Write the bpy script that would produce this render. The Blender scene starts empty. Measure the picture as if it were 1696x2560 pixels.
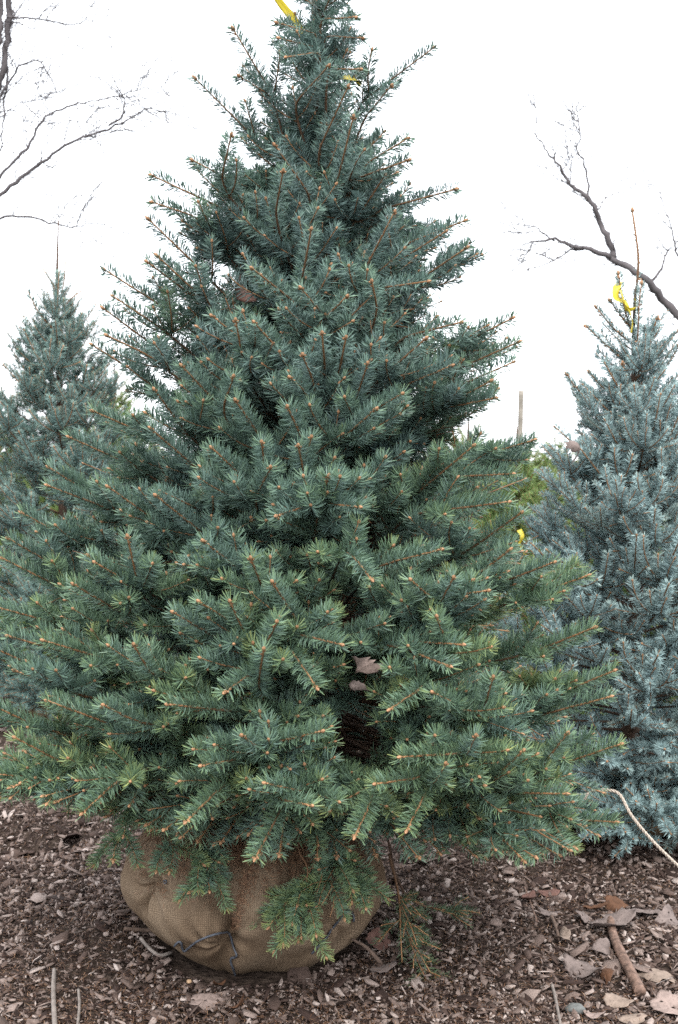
import bpy, math, random
import numpy as np
from mathutils import Vector, Matrix, noise
from mathutils.bvhtree import BVHTree

sc = bpy.context.scene
C = sc.collection
R_ = math.radians

# ------------------------------------------------------------------ camera
FPX = 3096.0            # focal length in pixels of the 1696 x 2560 photograph
CAMZ = 1.5
PITCH = math.atan(140 / FPX)
cam_d = bpy.data.cameras.new("camera")
cam = bpy.data.objects.new("camera", cam_d)
C.objects.link(cam)
cam.location = (0, 0, CAMZ)
cam.rotation_euler = (math.pi / 2 - PITCH, 0, 0)
cam_d.sensor_fit = 'VERTICAL'
cam_d.sensor_height = 36
cam_d.lens = 36 * FPX / 2560
cam_d.clip_start = 0.05
cam_d.clip_end = 500
cam_d.dof.use_dof = True
cam_d.dof.focus_distance = 3.25
cam_d.dof.aperture_fstop = 6.5
sc.camera = cam

# ------------------------------------------------------------------ world: bright overcast sky
SUN_EL, SUN_AZ = R_(55), R_(200)
w = bpy.data.worlds.new("World"); sc.world = w; w.use_nodes = True
nt = w.node_tree; nt.nodes.clear()
out = nt.nodes.new('ShaderNodeOutputWorld'); bg = nt.nodes.new('ShaderNodeBackground')
sky = nt.nodes.new('ShaderNodeTexSky'); sky.sky_type = 'NISHITA'; sky.sun_disc = False
sky.sun_elevation = SUN_EL; sky.sun_rotation = SUN_AZ; sky.dust_density = 4; sky.air_density = 1.2
mixw = nt.nodes.new('ShaderNodeMix'); mixw.data_type = 'RGBA'
mixw.inputs['Factor'].default_value = 0.82
mixw.inputs['B'].default_value = (13.6, 14.0, 14.6, 1)      # even white cloud cover over the clear sky
nt.links.new(sky.outputs[0], mixw.inputs['A']); nt.links.new(mixw.outputs['Result'], bg.inputs[0])
nt.links.new(bg.outputs[0], out.inputs[0]); bg.inputs[1].default_value = 0.1
sun_d = bpy.data.lights.new("sun", 'SUN'); sun_d.energy = 1.5; sun_d.angle = R_(35); sun_d.color = (1, .96, .9)
sun = bpy.data.objects.new("sun", sun_d); C.objects.link(sun)
# the sun stands behind the photographer, a little to the right
sun.rotation_euler = (R_(38), 0, R_(16))
sc.view_settings.view_transform = 'Standard'; sc.view_settings.look = 'None'
sc.view_settings.exposure = 1.12; sc.view_settings.gamma = 1
sc.view_settings.use_curve_mapping = False
sc.cycles.max_bounces = 6; sc.cycles.diffuse_bounces = 1; sc.cycles.glossy_bounces = 2
sc.cycles.transmission_bounces = 3; sc.cycles.use_denoising = False
sc.cycles.caustics_reflective = False; sc.cycles.caustics_refractive = False

# ------------------------------------------------------------------ helpers
CP, SP = math.cos(PITCH), math.sin(PITCH)
K = 1696 / 1568.0
def ray(px, py):
    """direction (per metre of y) through a pixel of the photograph, given in 1568-wide units"""
    a = (px * K - 848) / FPX; b = -(py * K - 1280) / FPX
    dy = CP + b * SP; dz = -SP + b * CP
    return a / dy, dz / dy
def at(px, py, Y):
    a, b = ray(px, py)
    return np.array([a * Y, Y, CAMZ + b * Y])
def norm(v):
    return v / (np.linalg.norm(v, axis=-1, keepdims=True) + 1e-12)

def new_mesh(name, V, F, nside, attr=None, smooth=False):
    """V (n,3), F (m,nside) arrays -> mesh datablock"""
    me = bpy.data.meshes.new(name)
    V = np.ascontiguousarray(V, dtype=np.float32); F = np.ascontiguousarray(F, dtype=np.int32)
    me.vertices.add(len(V)); me.vertices.foreach_set('co', V.ravel())
    me.loops.add(F.size); me.loops.foreach_set('vertex_index', F.ravel())
    me.polygons.add(len(F))
    me.polygons.foreach_set('loop_start', np.arange(0, F.size, nside, dtype=np.int32))
    me.update(calc_edges=True)
    if smooth: me.polygons.foreach_set('use_smooth', np.ones(len(F), dtype=bool))
    for k, a in (attr or {}).items():
        at_ = me.attributes.new(k, 'FLOAT', 'POINT')
        at_.data.foreach_set('value', np.ascontiguousarray(a, dtype=np.float32))
    return me
def link(name, me, mat, parent=None):
    o = bpy.data.objects.new(name, me)
    C.objects.link(o)
    if mat and me is not None and len(me.materials) == 0: me.materials.append(mat)
    if parent is not None:
        o.parent = parent
    return o
def tag(o, label=None, cat=None, group=None, kind=None):
    if label: o['label'] = label
    if cat: o['category'] = cat
    if group: o['group'] = group
    if kind: o['kind'] = kind
    return o
def empty(name, loc, **k):
    o = bpy.data.objects.new(name, None); C.objects.link(o); o.location = loc
    o.empty_display_size = .1
    return tag(o, **k)

class Soup:
    """collects vertices and quads"""
    def __init__(s): s.V = []; s.F = []; s.A = []; s.n = 0
    def add(s, V, F, a=0.0):
        s.V.append(V); s.F.append(F + s.n); s.n += len(V)
        s.A.append(np.full(len(V), a) if np.isscalar(a) else a)
    def mesh(s, name, smooth=True, nside=4):
        if not s.V: return None
        return new_mesh(name, np.concatenate(s.V), np.concatenate(s.F), nside, {'tint': np.concatenate(s.A)}, smooth)

def smooth_poly(pts, step):
    """Catmull-Rom through pts, resampled about every step metres"""
    P = np.asarray(pts, float)
    if len(P) == 2:
        n = max(2, int(np.linalg.norm(P[1] - P[0]) / step) + 1)
        t = np.linspace(0, 1, n)[:, None]; return P[0] * (1 - t) + P[1] * t
    Q = np.vstack([2 * P[0] - P[1], P, 2 * P[-1] - P[-2]])
    outp = []
    for i in range(1, len(Q) - 2):
        a, b, c, d = Q[i - 1], Q[i], Q[i + 1], Q[i + 2]
        n = max(2, int(np.linalg.norm(c - b) / step) + 1)
        for t in np.linspace(0, 1, n, endpoint=False):
            outp.append(.5 * ((2 * b) + (c - a) * t + (2 * a - 5 * b + 4 * c - d) * t * t + (3 * b - a - 3 * c + d) * t ** 3))
    outp.append(P[-1])
    return np.array(outp)

def tube(soup, P, r0, r1=None, n=6, a=0.0, bumps=None):
    P = np.asarray(P); m = len(P)
    r = r0 if not np.isscalar(r0) else np.linspace(r0, r1 if r1 is not None else r0, m)
    if bumps: r = r * (1 + bumps * np.random.default_rng(int(abs(P[0, 0] * 1e4)) % 9999).uniform(-1, 1, m))
    T = norm(np.gradient(P, axis=0))
    ref = np.array([0, 0, 1.]) if abs(T[0, 2]) < .9 else np.array([1., 0, 0])
    N = np.empty_like(P); v = norm(np.cross(T[0], ref))
    for i in range(m):
        v = norm(v - T[i] * np.dot(v, T[i])); N[i] = v
    B = np.cross(T, N)
    ang = np.arange(n) * 2 * math.pi / n
    V = P[:, None] + r[:, None, None] * (np.cos(ang)[None, :, None] * N[:, None] + np.sin(ang)[None, :, None] * B[:, None])
    V = V.reshape(-1, 3)
    i = np.arange(m - 1)[:, None] * n; j = np.arange(n)[None]; j2 = (j + 1) % n
    F = np.stack([i + j, i + j2, i + n + j2, i + n + j], -1).reshape(-1, 4)
    # closed ends
    V = np.vstack([V, P[:1], P[-1:]]); e = m * n
    c0 = np.array([[e, (k + 1) % n, k, k] for k in range(n)])
    k = np.arange(0, n, 2)
    F = np.vstack([F, np.stack([np.full(len(k), e), (k + 2) % n, (k + 1) % n, k], -1),
                   np.stack([np.full(len(k), e + 1), (m - 1) * n + k, (m - 1) * n + (k + 1) % n, (m - 1) * n + (k + 2) % n], -1)])
    soup.add(V, F, a)

# ------------------------------------------------------------------ materials
def M(name, build, rough=.7, spec=.3):
    m = bpy.data.materials.new(name); m.use_nodes = True
    n = m.node_tree; b = n.nodes['Principled BSDF']
    b.inputs['Roughness'].default_value = rough; b.inputs['Specular IOR Level'].default_value = spec
    build(n, b); return m
def nd(n, t, **k):
    o = n.nodes.new(t)
    for a, v in k.items():
        if hasattr(o, a): setattr(o, a, v)
        else: o.inputs[a.replace('_', ' ')].default_value = v
    return o
def ramp(n, src, stops):
    r = n.nodes.new('ShaderNodeValToRGB'); cr = r.color_ramp
    while len(cr.elements) < len(stops): cr.elements.new(.5)
    for e, (p, c) in zip(cr.elements, stops): e.position = p; e.color = (*c, 1)
    n.links.new(src, r.inputs[0]); return r.outputs[0]
def attr(n, name):
    a = n.nodes.new('ShaderNodeAttribute'); a.attribute_name = name; return a.outputs['Fac']
def bump(n, b, h, s, d=.01):
    bm = nd(n, 'ShaderNodeBump'); bm.inputs['Strength'].default_value = s; bm.inputs['Distance'].default_value = d
    n.links.new(h, bm.inputs['Height']); n.links.new(bm.outputs[0], b.inputs['Normal'])
def tex(n, scale, detail=4, kind='ShaderNodeTexNoise', vec=None, mapping=None):
    t = n.nodes.new(kind); t.inputs['Scale'].default_value = scale
    if 'Detail' in t.inputs: t.inputs['Detail'].default_value = detail
    tc = n.nodes.new('ShaderNodeTexCoord'); src = tc.outputs['Object']
    if mapping:
        mp = n.nodes.new('ShaderNodeMapping'); mp.inputs['Scale'].default_value = mapping
        n.links.new(src, mp.inputs[0]); src = mp.outputs[0]
    n.links.new(src, t.inputs['Vector']); return t.outputs[0]
def plain(col, var=.25, sc_=40, rough=.7, bs=.0, spec=.3, name='m'):
    def f(n, b):
        h = tex(n, sc_)
        lo = tuple(c * (1 - var) for c in col); hi = tuple(min(1, c * (1 + var)) for c in col)
        n.links.new(ramp(n, h, [(.3, lo), (.7, hi)]), b.inputs['Base Color'])
        if bs: bump(n, b, h, bs)
    return M(name, f, rough, spec)

def needle_mat(name, stops, trans=.10, rough=.42):
    def f(n, b):
        col = ramp(n, attr(n, 'tint'), stops)
        n.links.new(col, b.inputs['Base Color'])
        tr = n.nodes.new('ShaderNodeBsdfTranslucent'); n.links.new(col, tr.inputs[0])
        mx = n.nodes.new('ShaderNodeMixShader'); mx.inputs[0].default_value = trans
        n.links.new(b.outputs[0], mx.inputs[1]); n.links.new(tr.outputs[0], mx.inputs[2])
        n.links.new(mx.outputs[0], n.nodes['Material Output'].inputs[0])
    return M(name, f, rough, .35)
m_needle = needle_mat('spruce_needles', [(0, (.128, .196, .190)), (.3, (.140, .225, .182)), (.6, (.160, .250, .138)), (.85, (.28, .33, .12)), (1, (.40, .37, .14))])
m_blue = needle_mat('blue_spruce_needles', [(0, (.22, .325, .335)), (.35, (.29, .41, .41)), (.7, (.34, .43, .39)), (1, (.36, .35, .20))])
m_far = needle_mat('far_spruce_needles', [(0, (.125, .215, .205)), (.35, (.175, .275, .25)), (.7, (.25, .33, .26)), (1, (.33, .32, .18))])
m_fir = needle_mat('green_fir_needles', [(0, (.11, .18, .06)), (.35, (.17, .26, .08)), (.7, (.24, .32, .10)), (1, (.36, .36, .13))])
m_dull = needle_mat('fading_needles', [(0, (.06, .11, .07)), (.5, (.09, .14, .07)), (1, (.18, .17, .08))])
def twigf(n, b):
    t = attr(n, 'tint'); c = ramp(n, t, [(0, (.085, .052, .035)), (.35, (.15, .083, .045)), (.7, (.30, .155, .072)), (1, (.44, .25, .12))])
    n.links.new(c, b.inputs['Base Color']); bump(n, b, tex(n, 500, 2), .6, .002)
m_twig = M('twig_bark', twigf, .7)
m_bud = plain((.40, .22, .12), .35, 400, .6, name='bud_scales')
m_trunk = plain((.12, .085, .06), .5, 60, .9, .8, name='trunk_bark')
m_bare = plain((.10, .09, .093), .3, 8, .9, name='bare_bark')

# ------------------------------------------------------------------ conifer growth
UP = np.array([0, 0, 1.])
GAPS = [(600, 930, 50, 60), (640, 970, 35, 60), (890, 905, 75, 55), (880, 1230, 50, 90), (820, 1420, 60, 60), (560, 1185, 65, 32), (430, 1230, 40, 40), (640, 1285, 65, 32),
        (530, 1372, 60, 24), (590, 1590, 95, 50), (800, 1700, 80, 62), (835, 1600, 45, 60), (900, 1765, 110, 42), (560, 1685, 60, 30), (700, 590, 45, 50), (640, 620, 45, 40),
        (790, 530, 28, 60), (1080, 1560, 50, 28), (1190, 1440, 45, 22), (300, 1600, 60, 22), (350, 950, 35, 35), (500, 1850, 70, 35), (330, 1760, 60, 24), (190, 1240, 30, 24), (750, 830, 40, 25), (1150, 1620, 40, 22), (980, 1620, 40, 40)]
def in_gap(p):
    """the open hollows between the boughs, as cones leading in from the front of the crown"""
    if p[1] > 3.52: return False
    dz = p[2] - CAMZ; zc = p[1] * CP - dz * SP; yc = p[1] * SP + dz * CP
    x, y = (848 + FPX * p[0] / zc) / K, (1280 - FPX * yc / zc) / K
    return any(((x - a) / c) ** 2 + ((y - b) / d) ** 2 < 1.12 for a, b, c, d in GAPS)
class Spray:
    """stems, needles and buds of one branch (or of many)"""
    def __init__(s, rng, dens=1000, nlen=.039, nw=.0028, segs=2, taz=2.6, lean=63):
        s.rng = rng; s.dens = dens; s.nlen = nlen; s.nw = nw; s.segs = segs; s.taz = taz; s.lean = lean; s.gaps = False
        s.stem = Soup(); s.bud = Soup(); s.need = []
    def shoot(s, P, r0, r1, tint, age0=0., bare=0., tipbud=True, dens=1., stemn=5, budscale=1.):
        """polyline P with needles along it; age0 0 = this year's shoot"""
        rng = s.rng
        seg = np.linalg.norm(np.diff(P, axis=0), axis=1); cum = np.concatenate([[0], np.cumsum(seg)]); L = cum[-1]
        if L < .01: return
        if s.gaps and stemn < 7 and in_gap(P[-1]) and in_gap(P[len(P) // 2]): return
        age = np.clip((L - cum) / .45 + age0, 0, 1)
        tube(s.stem, P, r0, r1, stemn, np.clip(.95 - age * 1.15 + rng.uniform(-.1, .1), 0, 1).repeat(stemn).tolist().__add__([.2, .8]) if False else _stemtint(age, stemn, rng))
        # needles
        a = bare * L
        n = int((L - a) * s.dens * dens)
        if n > 0:
            d = a + (L - a) * (np.arange(n) + rng.random(n)) / n
            # thinner on old wood
            keep = rng.random(n) < np.clip(1.15 - (L - d) / .75, .15, 1); d = d[keep]; n = len(d)
            if n:
                idx = np.clip(np.searchsorted(cum, d) - 1, 0, len(P) - 2)
                f = ((d - cum[idx]) / np.maximum(seg[idx], 1e-9))[:, None]
                p = P[idx] * (1 - f) + P[idx + 1] * f
                T = norm(P[idx + 1] - P[idx])
                ref = np.where(np.abs(T[:, 2:3]) > .93, np.array([[0, 1., .2]]), UP[None])
                U = norm(ref - T * np.sum(ref * T, 1, keepdims=True)); S = np.cross(T, U)
                th = rng.uniform(-s.taz, s.taz, n)
                rad = U * np.cos(th)[:, None] + S * np.sin(th)[:, None]
                le = np.radians(s.lean + rng.normal(0, 8, n)); 
                tip = np.clip(1 - (L - d) / .02, 0, 1); le = le * (1 - .35 * tip * rng.random(n))
                D = T * np.cos(le)[:, None] + rad * np.sin(le)[:, None]
                ln = s.nlen * rng.uniform(.80, 1.08, n) * (1 - .22 * tip) * np.clip(.6 + (d - 0) / .05, .6, 1)
                W = norm(np.cross(D, norm(rng.normal(size=(n, 3)))))
                curl = norm(T * .6 + UP * .5)
                tt = np.clip(tint + rng.normal(0, .07, n) + .20 * tip, 0, 1)
                s.need.append((p, D, W, ln, curl, tt, np.clip(tint + .11 + .20 * tip + rng.normal(0, .08, n), 0, 1)))
        if tipbud and (budscale > .75 or rng.random() < .45):
            t = norm(P[-1] - P[-2]); 
            s.budat(P[-1], t, .0050 * budscale)
            if budscale > .9:
                sd = norm(np.cross(t, UP) + 1e-6)
                for q in (-1, 1):
                    if rng.random() < .75: s.budat(P[-1] - t * .006 + q * sd * .004, norm(t + q * sd * .9), .0034 * budscale)
                if rng.random() < .5: s.budat(P[-1] - t * .02 + rng.choice([-1, 1]) * sd * .003, norm(t + sd * .5), .003)
    def budat(s, p, t, r):
        rng = s.rng
        a = norm(np.cross(t, rng.normal(size=3))); b = np.cross(t, a)
        zs = np.array([-.6, .1, 1.0, 1.9]) * r * 1.15; rs = np.array([.55, 1.0, .8, .12]) * r
        ang = np.arange(6) * math.pi / 3
        V = (p + t[None] * zs[:, None])[:, None] + rs[:, None, None] * (np.cos(ang)[None, :, None] * a + np.sin(ang)[None, :, None] * b)
        i = np.arange(3)[:, None] * 6; j = np.arange(6)[None]; j2 = (j + 1) % 6
        s.bud.add(V.reshape(-1, 3), np.stack([i + j, i + j2, i + 6 + j2, i + 6 + j], -1).reshape(-1, 4))
    def needles_mesh(s, name):
        if not s.need: return None
        p, D, W, ln, _, tt, te = [np.concatenate([x[i] for x in s.need]) if i != 4 else None for i in range(7)]
        curl = np.concatenate([np.broadcast_to(x[4], x[0].shape) for x in s.need])
        n = len(p); w = s.nw; L = ln[:, None]
        if s.segs == 2:
            mid = p + D * L * .5; end = p + D * L * .93 + curl * L * .16
            V = np.stack([p - W * w * .35, p + W * w * .35, mid - W * w * .5, mid + W * w * .5, end - W * w * .22, end + W * w * .22], 1).reshape(-1, 3)
            b = np.arange(n)[:, None] * 6
            F = np.concatenate([b + np.array([[0, 1, 3, 2]]), b + np.array([[2, 3, 5, 4]])])
            A = np.stack([tt, tt, tt, tt, te, te], 1).ravel()
        else:
            mid = p + D * L * .55; end = p + D * L
            V = np.stack([p, mid - W * w * .55, end, mid + W * w * .55], 1).reshape(-1, 3)
            F = np.arange(n)[:, None] * 4 + np.array([[0, 1, 2, 3]])
            A = np.stack([tt, tt, te, tt], 1).ravel()
        return new_mesh(name, V, F, 4, {'tint': A})
def _stemtint(age, n, rng):
    a = np.clip(.78 - age * 1.0 + rng.uniform(-.1, .1), 0, 1)
    return np.concatenate([np.repeat(a, n), [a[0], a[-1]]])

def arc(p, d0, d1, L, step=.02):
    n = max(3, int(L / step) + 1); t = np.linspace(0, 1, n)[:, None]
    d = norm(d0 * (1 - t) + d1 * t); Q = p + np.vstack([[[0, 0, 0]], np.cumsum(d[:-1] * (L / (n - 1)), 0)])
    h = math.sin(p[0] * 977 + p[1] * 613 + p[2] * 331); u = norm(np.cross(d0, np.array([h, 1 - h, .4])))
    return Q + u * (L * .07 * np.sin(t * (2.2 + h)) * t) * (1 if L > .05 else 0)

def grow(S, P, r0, tint, order=0, maxo=2, seg=.13, latf=.55, maxlat=.4, upc=.35, inner=.28, drop=0., budscale=1., twod=.45, jitter=1.):
    """grow laterals on the shoot P, then their laterals"""
    rng = S.rng
    cum = np.concatenate([[0], np.cumsum(np.linalg.norm(np.diff(P, axis=0), axis=1))]); L = cum[-1]
    S.shoot(P, r0, max(.0014, r0 * .35), tint, bare=(inner if order == 0 else .04), stemn=(7 if order == 0 else 5), budscale=budscale, dens=(1. if order else .9))
    if order >= maxo or (order and S.gaps and in_gap(P[-1]) and in_gap(P[len(P) // 2])): return
    d = seg * rng.uniform(.8, 1.25) if order == 0 else seg * rng.uniform(.6, .9)
    k = 1
    first = True
    while L - d > inner * L * (.8 if order == 0 else .1) and k < 9:
        pos_d = L - d
        i = min(max(np.searchsorted(cum, pos_d) - 1, 0), len(P) - 2)
        t = norm(P[i + 1] - P[i])
        side = np.cross(t, UP)
        side = norm(side) if np.linalg.norm(side) > .15 else norm(np.cross(t, np.array([0, 1., 0])))
        upv = norm(np.cross(side, t))
        nl = [(1, 0), (-1, 0)]
        if rng.random() < .5: nl.append((0, 1))
        if rng.random() < .15: nl.append((0, -1))
        for (sx, sz) in nl:
            off = rng.uniform(-.014, .014)
            p = P[i] + t * (pos_d - cum[i] + off)
            ll = min(max(maxlat, .07), latf * (k * seg) * rng.uniform(.7, 1.15) + .065) * (1 if sx else .6)
            if order: ll *= .8
            a = R_(rng.uniform(40, 60)); b = rng.uniform(-twod, twod)
            if sx: dd = side * sx * math.cos(b) + upv * math.sin(b)
            else: dd = upv * sz + side * rng.uniform(-.6, .6)
            d0 = norm(t * math.cos(a) + dd * math.sin(a))
            a2 = a * .62
            d1 = norm(t * math.cos(a2) + dd * math.sin(a2) + UP * (upc - drop) * rng.uniform(.3, 1.2))
            Q = arc(p, d0, d1, ll)
            grow(S, Q, max(.0017, r0 * .5) if ll > .1 else .0017, float(np.clip(tint + rng.normal(0, .07), 0, 1)), order + 1, maxo, seg, latf, maxlat * .6, upc, inner, drop, budscale * .9, twod)
        # small shoots between the nodes
        for _ in range(1 if rng.random() < (.9 if order == 0 else .35) else 0):
            pd = pos_d - rng.uniform(.2, .85) * seg
            if pd < inner * L: break
            i2 = min(max(np.searchsorted(cum, pd) - 1, 0), len(P) - 2); t2 = norm(P[i2 + 1] - P[i2])
            ph = rng.uniform(-math.pi, math.pi); dd = side * math.cos(ph) + upv * abs(math.sin(ph))
            d0 = norm(t2 * .7 + dd); Q = arc(P[i2], d0, norm(d0 + t2 * .3 + UP * upc), rng.uniform(.04, .09))
            S.shoot(Q, .0016, .0013, float(np.clip(tint + rng.normal(0, .07), 0, 1)), bare=.05, budscale=budscale * .8)
        d += seg * rng.uniform(.8, 1.2); k += 1

def wood_mesh(S):
    a, b = S.stem, S.bud; nf = sum(len(f) for f in a.F)
    c = Soup()
    for q in (a, b):
        for V, F, A in zip(q.V, q.F, q.A):
            c.V.append(V); c.F.append(F + (a.n if q is b else 0)); c.A.append(A)
    me = c.mesh('branch_wood'); me.materials.append(m_twig); me.materials.append(m_bud)
    ix = np.zeros(len(me.polygons), dtype=np.int32); ix[nf:] = 1; me.polygons.foreach_set('material_index', ix)
    return me
def put_branch(S, root, mneedle, name='branch', label=None, stuff=False):
    b = link(name, wood_mesh(S), None, root)
    nm = S.needles_mesh('needle_mass')
    if nm: link('needles', nm, mneedle, b)
    if label: b['label'] = label
    if stuff: b['kind'] = 'stuff'
    return b

# ------------------------------------------------------------------ the ball of earth and burlap under the big spruce
TY = 3.8                                   # distance of the big spruce
BX, BY, BZ = (634 - 848) / FPX * 3.77, 3.77, .205
def sgn_pow(x, p): return np.sign(x) * np.abs(x) ** p
CREASES = [(-.165, .085, .085, .35), (.93, .10, .06, .30), (-.80, .035, .045, .5), (-1.5, .05, .08, .4), (1.75, .06, .1, .4), (2.6, .06, .1, .5), (-2.4, .06, .1, .5), (.36, .02, .05, .5)]
def ball_point(phi, th):
    """phi azimuth from the side facing the camera, th -pi/2..pi/2"""
    c, s = math.cos(th), math.sin(th)
    rr = abs(c) ** .62
    z = math.copysign(abs(s) ** .85, s) * (.195 if s > 0 else .26)
    if s < 0: rr *= 1 - .30 * (-s) ** 1.3
    r = .392 * rr
    band = math.exp(-((z - .02) / .17) ** 2)
    f = 1.
    for (pc, dep, wd, _) in CREASES:
        d = (phi - pc + math.pi) % (2 * math.pi) - math.pi
        wv = wd * (1 + .35 * math.sin(z * 23 + pc * 9)) + .05 * max(0, z)
        d += .05 * math.sin(z * 17 + pc * 5)
        f -= 1.9 * dep * math.exp(-(d / wv) ** 2) * (.35 + .65 * band)
        f += dep * .4 * math.exp(-((abs(d) - .2) / .12) ** 2)
    # radiating pleats at the tie points
    for (pp, zz, amp) in ((-.80, .065, .030), (-.19, -.075, .026), (.62, -.02, .022)):
        dx = ((phi - pp + math.pi) % (2 * math.pi) - math.pi) * .39; dz = z - zz
        rad = math.hypot(dx, dz); an = math.atan2(dz, dx)
        f += amp * math.cos(an * 7 + 4 * rad / .1) * math.exp(-(rad / .11) ** 2) * min(1, rad / .02)
        f -= .022 * math.exp(-(rad / .022) ** 2)
    x = math.sin(phi); y = -math.cos(phi)
    nz = noise.noise(Vector((x * 3.1, y * 3.1, z * 5 + 3))) * .065 + noise.noise(Vector((x * 7, y * 7, z * 9))) * .026 + (.5 - abs(noise.noise(Vector((x * 11, y * 11, z * 3 + 9))))) * .034 * band + noise.noise(Vector((x * 30, y * 30, z * 16))) * .0045
    f += nz
    # the cloth sags outwards low at the front, and is tucked in at the left
    zt = z + .02 * noise.noise(Vector((x * 2, y * 2, 7)))
    return Vector((BX + r * f * x - .035 * max(0, -s) ** 1.3, BY + r * f * y * .97, BZ + zt - .03 * math.sin(phi) * min(1, max(0, -s * 2.5))))
NPH, NTH = 420, 170
V = np.array([ball_point(2 * math.pi * i / NPH, -math.pi / 2 + math.pi * (j / (NTH - 1))) for j in range(NTH) for i in range(NPH)])
ii, jj = np.meshgrid(np.arange(NPH), np.arange(NTH - 1)); ii = ii.ravel(); jj = jj.ravel()
F = np.stack([jj * NPH + ii, jj * NPH + (ii + 1) % NPH, (jj + 1) * NPH + (ii + 1) % NPH, (jj + 1) * NPH + ii], 1)
uvatt = np.tile(np.arange(NPH) / NPH, NTH)
ballmesh = new_mesh('burlap', V, F, 4, None, True)
uvl = ballmesh.uv_layers.new(name='UVMap')
cu = np.stack([ii, ii + 1, ii + 1, ii], 1) / NPH * 2.46; cv = np.stack([jj, jj, jj + 1, jj + 1], 1) / NTH * 1.0
uvl.data.foreach_set('uv', np.stack([cu, cv], -1).astype(np.float32).ravel())
ball_bvh = BVHTree.FromPolygons([tuple(v) for v in V], [tuple(f) for f in F])
def burlapf(n, b):
    uv = n.nodes.new('ShaderNodeUVMap')
    w1 = nd(n, 'ShaderNodeTexWave'); w1.inputs['Scale'].default_value = 62; w1.bands_direction = 'X'; w1.inputs['Distortion'].default_value = 1.2; w1.inputs['Detail'].default_value = 2
    w2 = nd(n, 'ShaderNodeTexWave'); w2.inputs['Scale'].default_value = 62; w2.bands_direction = 'Y'; w2.inputs['Distortion'].default_value = 1.2; w2.inputs['Detail'].default_value = 2
    for w_ in (w1, w2): n.links.new(uv.outputs[0], w_.inputs['Vector'])
    mul = nd(n, 'ShaderNodeMath', operation='MULTIPLY'); n.links.new(w1.outputs['Fac'], mul.inputs[0]); n.links.new(w2.outputs['Fac'], mul.inputs[1])
    big = tex(n, 6, 5); fine = tex(n, 140, 3)
    c1 = ramp(n, big, [(.28, (.16, .112, .074)), (.5, (.235, .172, .118)), (.72, (.31, .238, .170))])
    c2 = ramp(n, mul.outputs[0], [(0, (.62, .60, .58)), (.5, (1.1, 1.08, 1.05))])
    c3 = ramp(n, fine, [(.3, (.9, .9, .9)), (.7, (1.08, 1.08, 1.08))])
    m1 = nd(n, 'ShaderNodeMix', data_type='RGBA', blend_type='MULTIPLY'); m1.inputs['Factor'].default_value = 1
    m2 = nd(n, 'ShaderNodeMix', data_type='RGBA', blend_type='MULTIPLY'); m2.inputs['Factor'].default_value = 1
    n.links.new(c1, m1.inputs['A']); n.links.new(c2, m1.inputs['B']); n.links.new(m1.outputs['Result'], m2.inputs['A']); n.links.new(c3, m2.inputs['B'])
    n.links.new(m2.outputs['Result'], b.inputs['Base Color'])
    ad = nd(n, 'ShaderNodeMath', operation='ADD'); n.links.new(mul.outputs[0], ad.inputs[0]); n.links.new(fine, ad.inputs[1])
    bump(n, b, ad.outputs[0], .45, .002)
m_burlap = M('burlap', burlapf, .95, .1)
m_wire = plain((.075, .085, .105), .3, 60, .45, spec=.5, name='wire')

spruce = empty('spruce_tree', (BX, BY, 0), label='big blue-green spruce standing in its burlap-wrapped root ball, filling the frame', cat='spruce tree')
inv = Matrix.Translation((-BX, -BY, 0))
def shift(me, d):
    me.transform(Matrix.Translation(d)); return me
def part(name, me, mat, root):
    """mesh built in world coordinates, hung under an unrotated empty or part"""
    r = root
    off = Vector((0, 0, 0))
    while r is not None: off += r.location; r = r.parent
    shift(me, -off); return link(name, me, mat, root)
ball = part('root_ball', ballmesh, m_burlap, spruce)
def on_ball(px, py, lift=.003):
    o = Vector((0, 0, CAMZ)); a, b = ray(px, py); d = Vector((a, 1, b)).normalized()
    h = ball_bvh.ray_cast(o, d)
    if h[0] is None: return None
    return np.array(h[0] + h[1] * (lift if h[1].dot(d) < 0 else -lift))
def wire(pts, r=.0033):
    P = [on_ball(x, y) for x, y in pts]; P = [p for p in P if p is not None]
    if len(P) > 2:
        s = Soup(); P = smooth_poly(P, .004)
        for _ in range(6): P[1:-1] = (P[:-2] + P[1:-1] * 2 + P[2:]) / 4
        tube(s, P + np.array([0, -.003, .001]), r, r, 8)
        part('wire', s.mesh('wire'), m_wire, ball)
wire([(398, 2198), (405, 2185), (415, 2174), (421, 2177), (422, 2188), (427, 2197), (437, 2190), (455, 2176), (480, 2164), (505, 2156), (527, 2153)])
wire([(529, 2156), (536, 2170), (543, 2190), (550, 2206), (545, 2212), (536, 2212), (535, 2222), (540, 2236), (545, 2254), (549, 2268)])
wire([(805, 2104), (790, 2118), (770, 2142), (752, 2168), (735, 2186), (722, 2202)])
wire([(806, 2104), (815, 2108), (818, 2116), (818, 2130)])
wire([(381, 2036), (384, 2032), (388, 2036), (386, 2043), (382, 2040)], .002)

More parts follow.
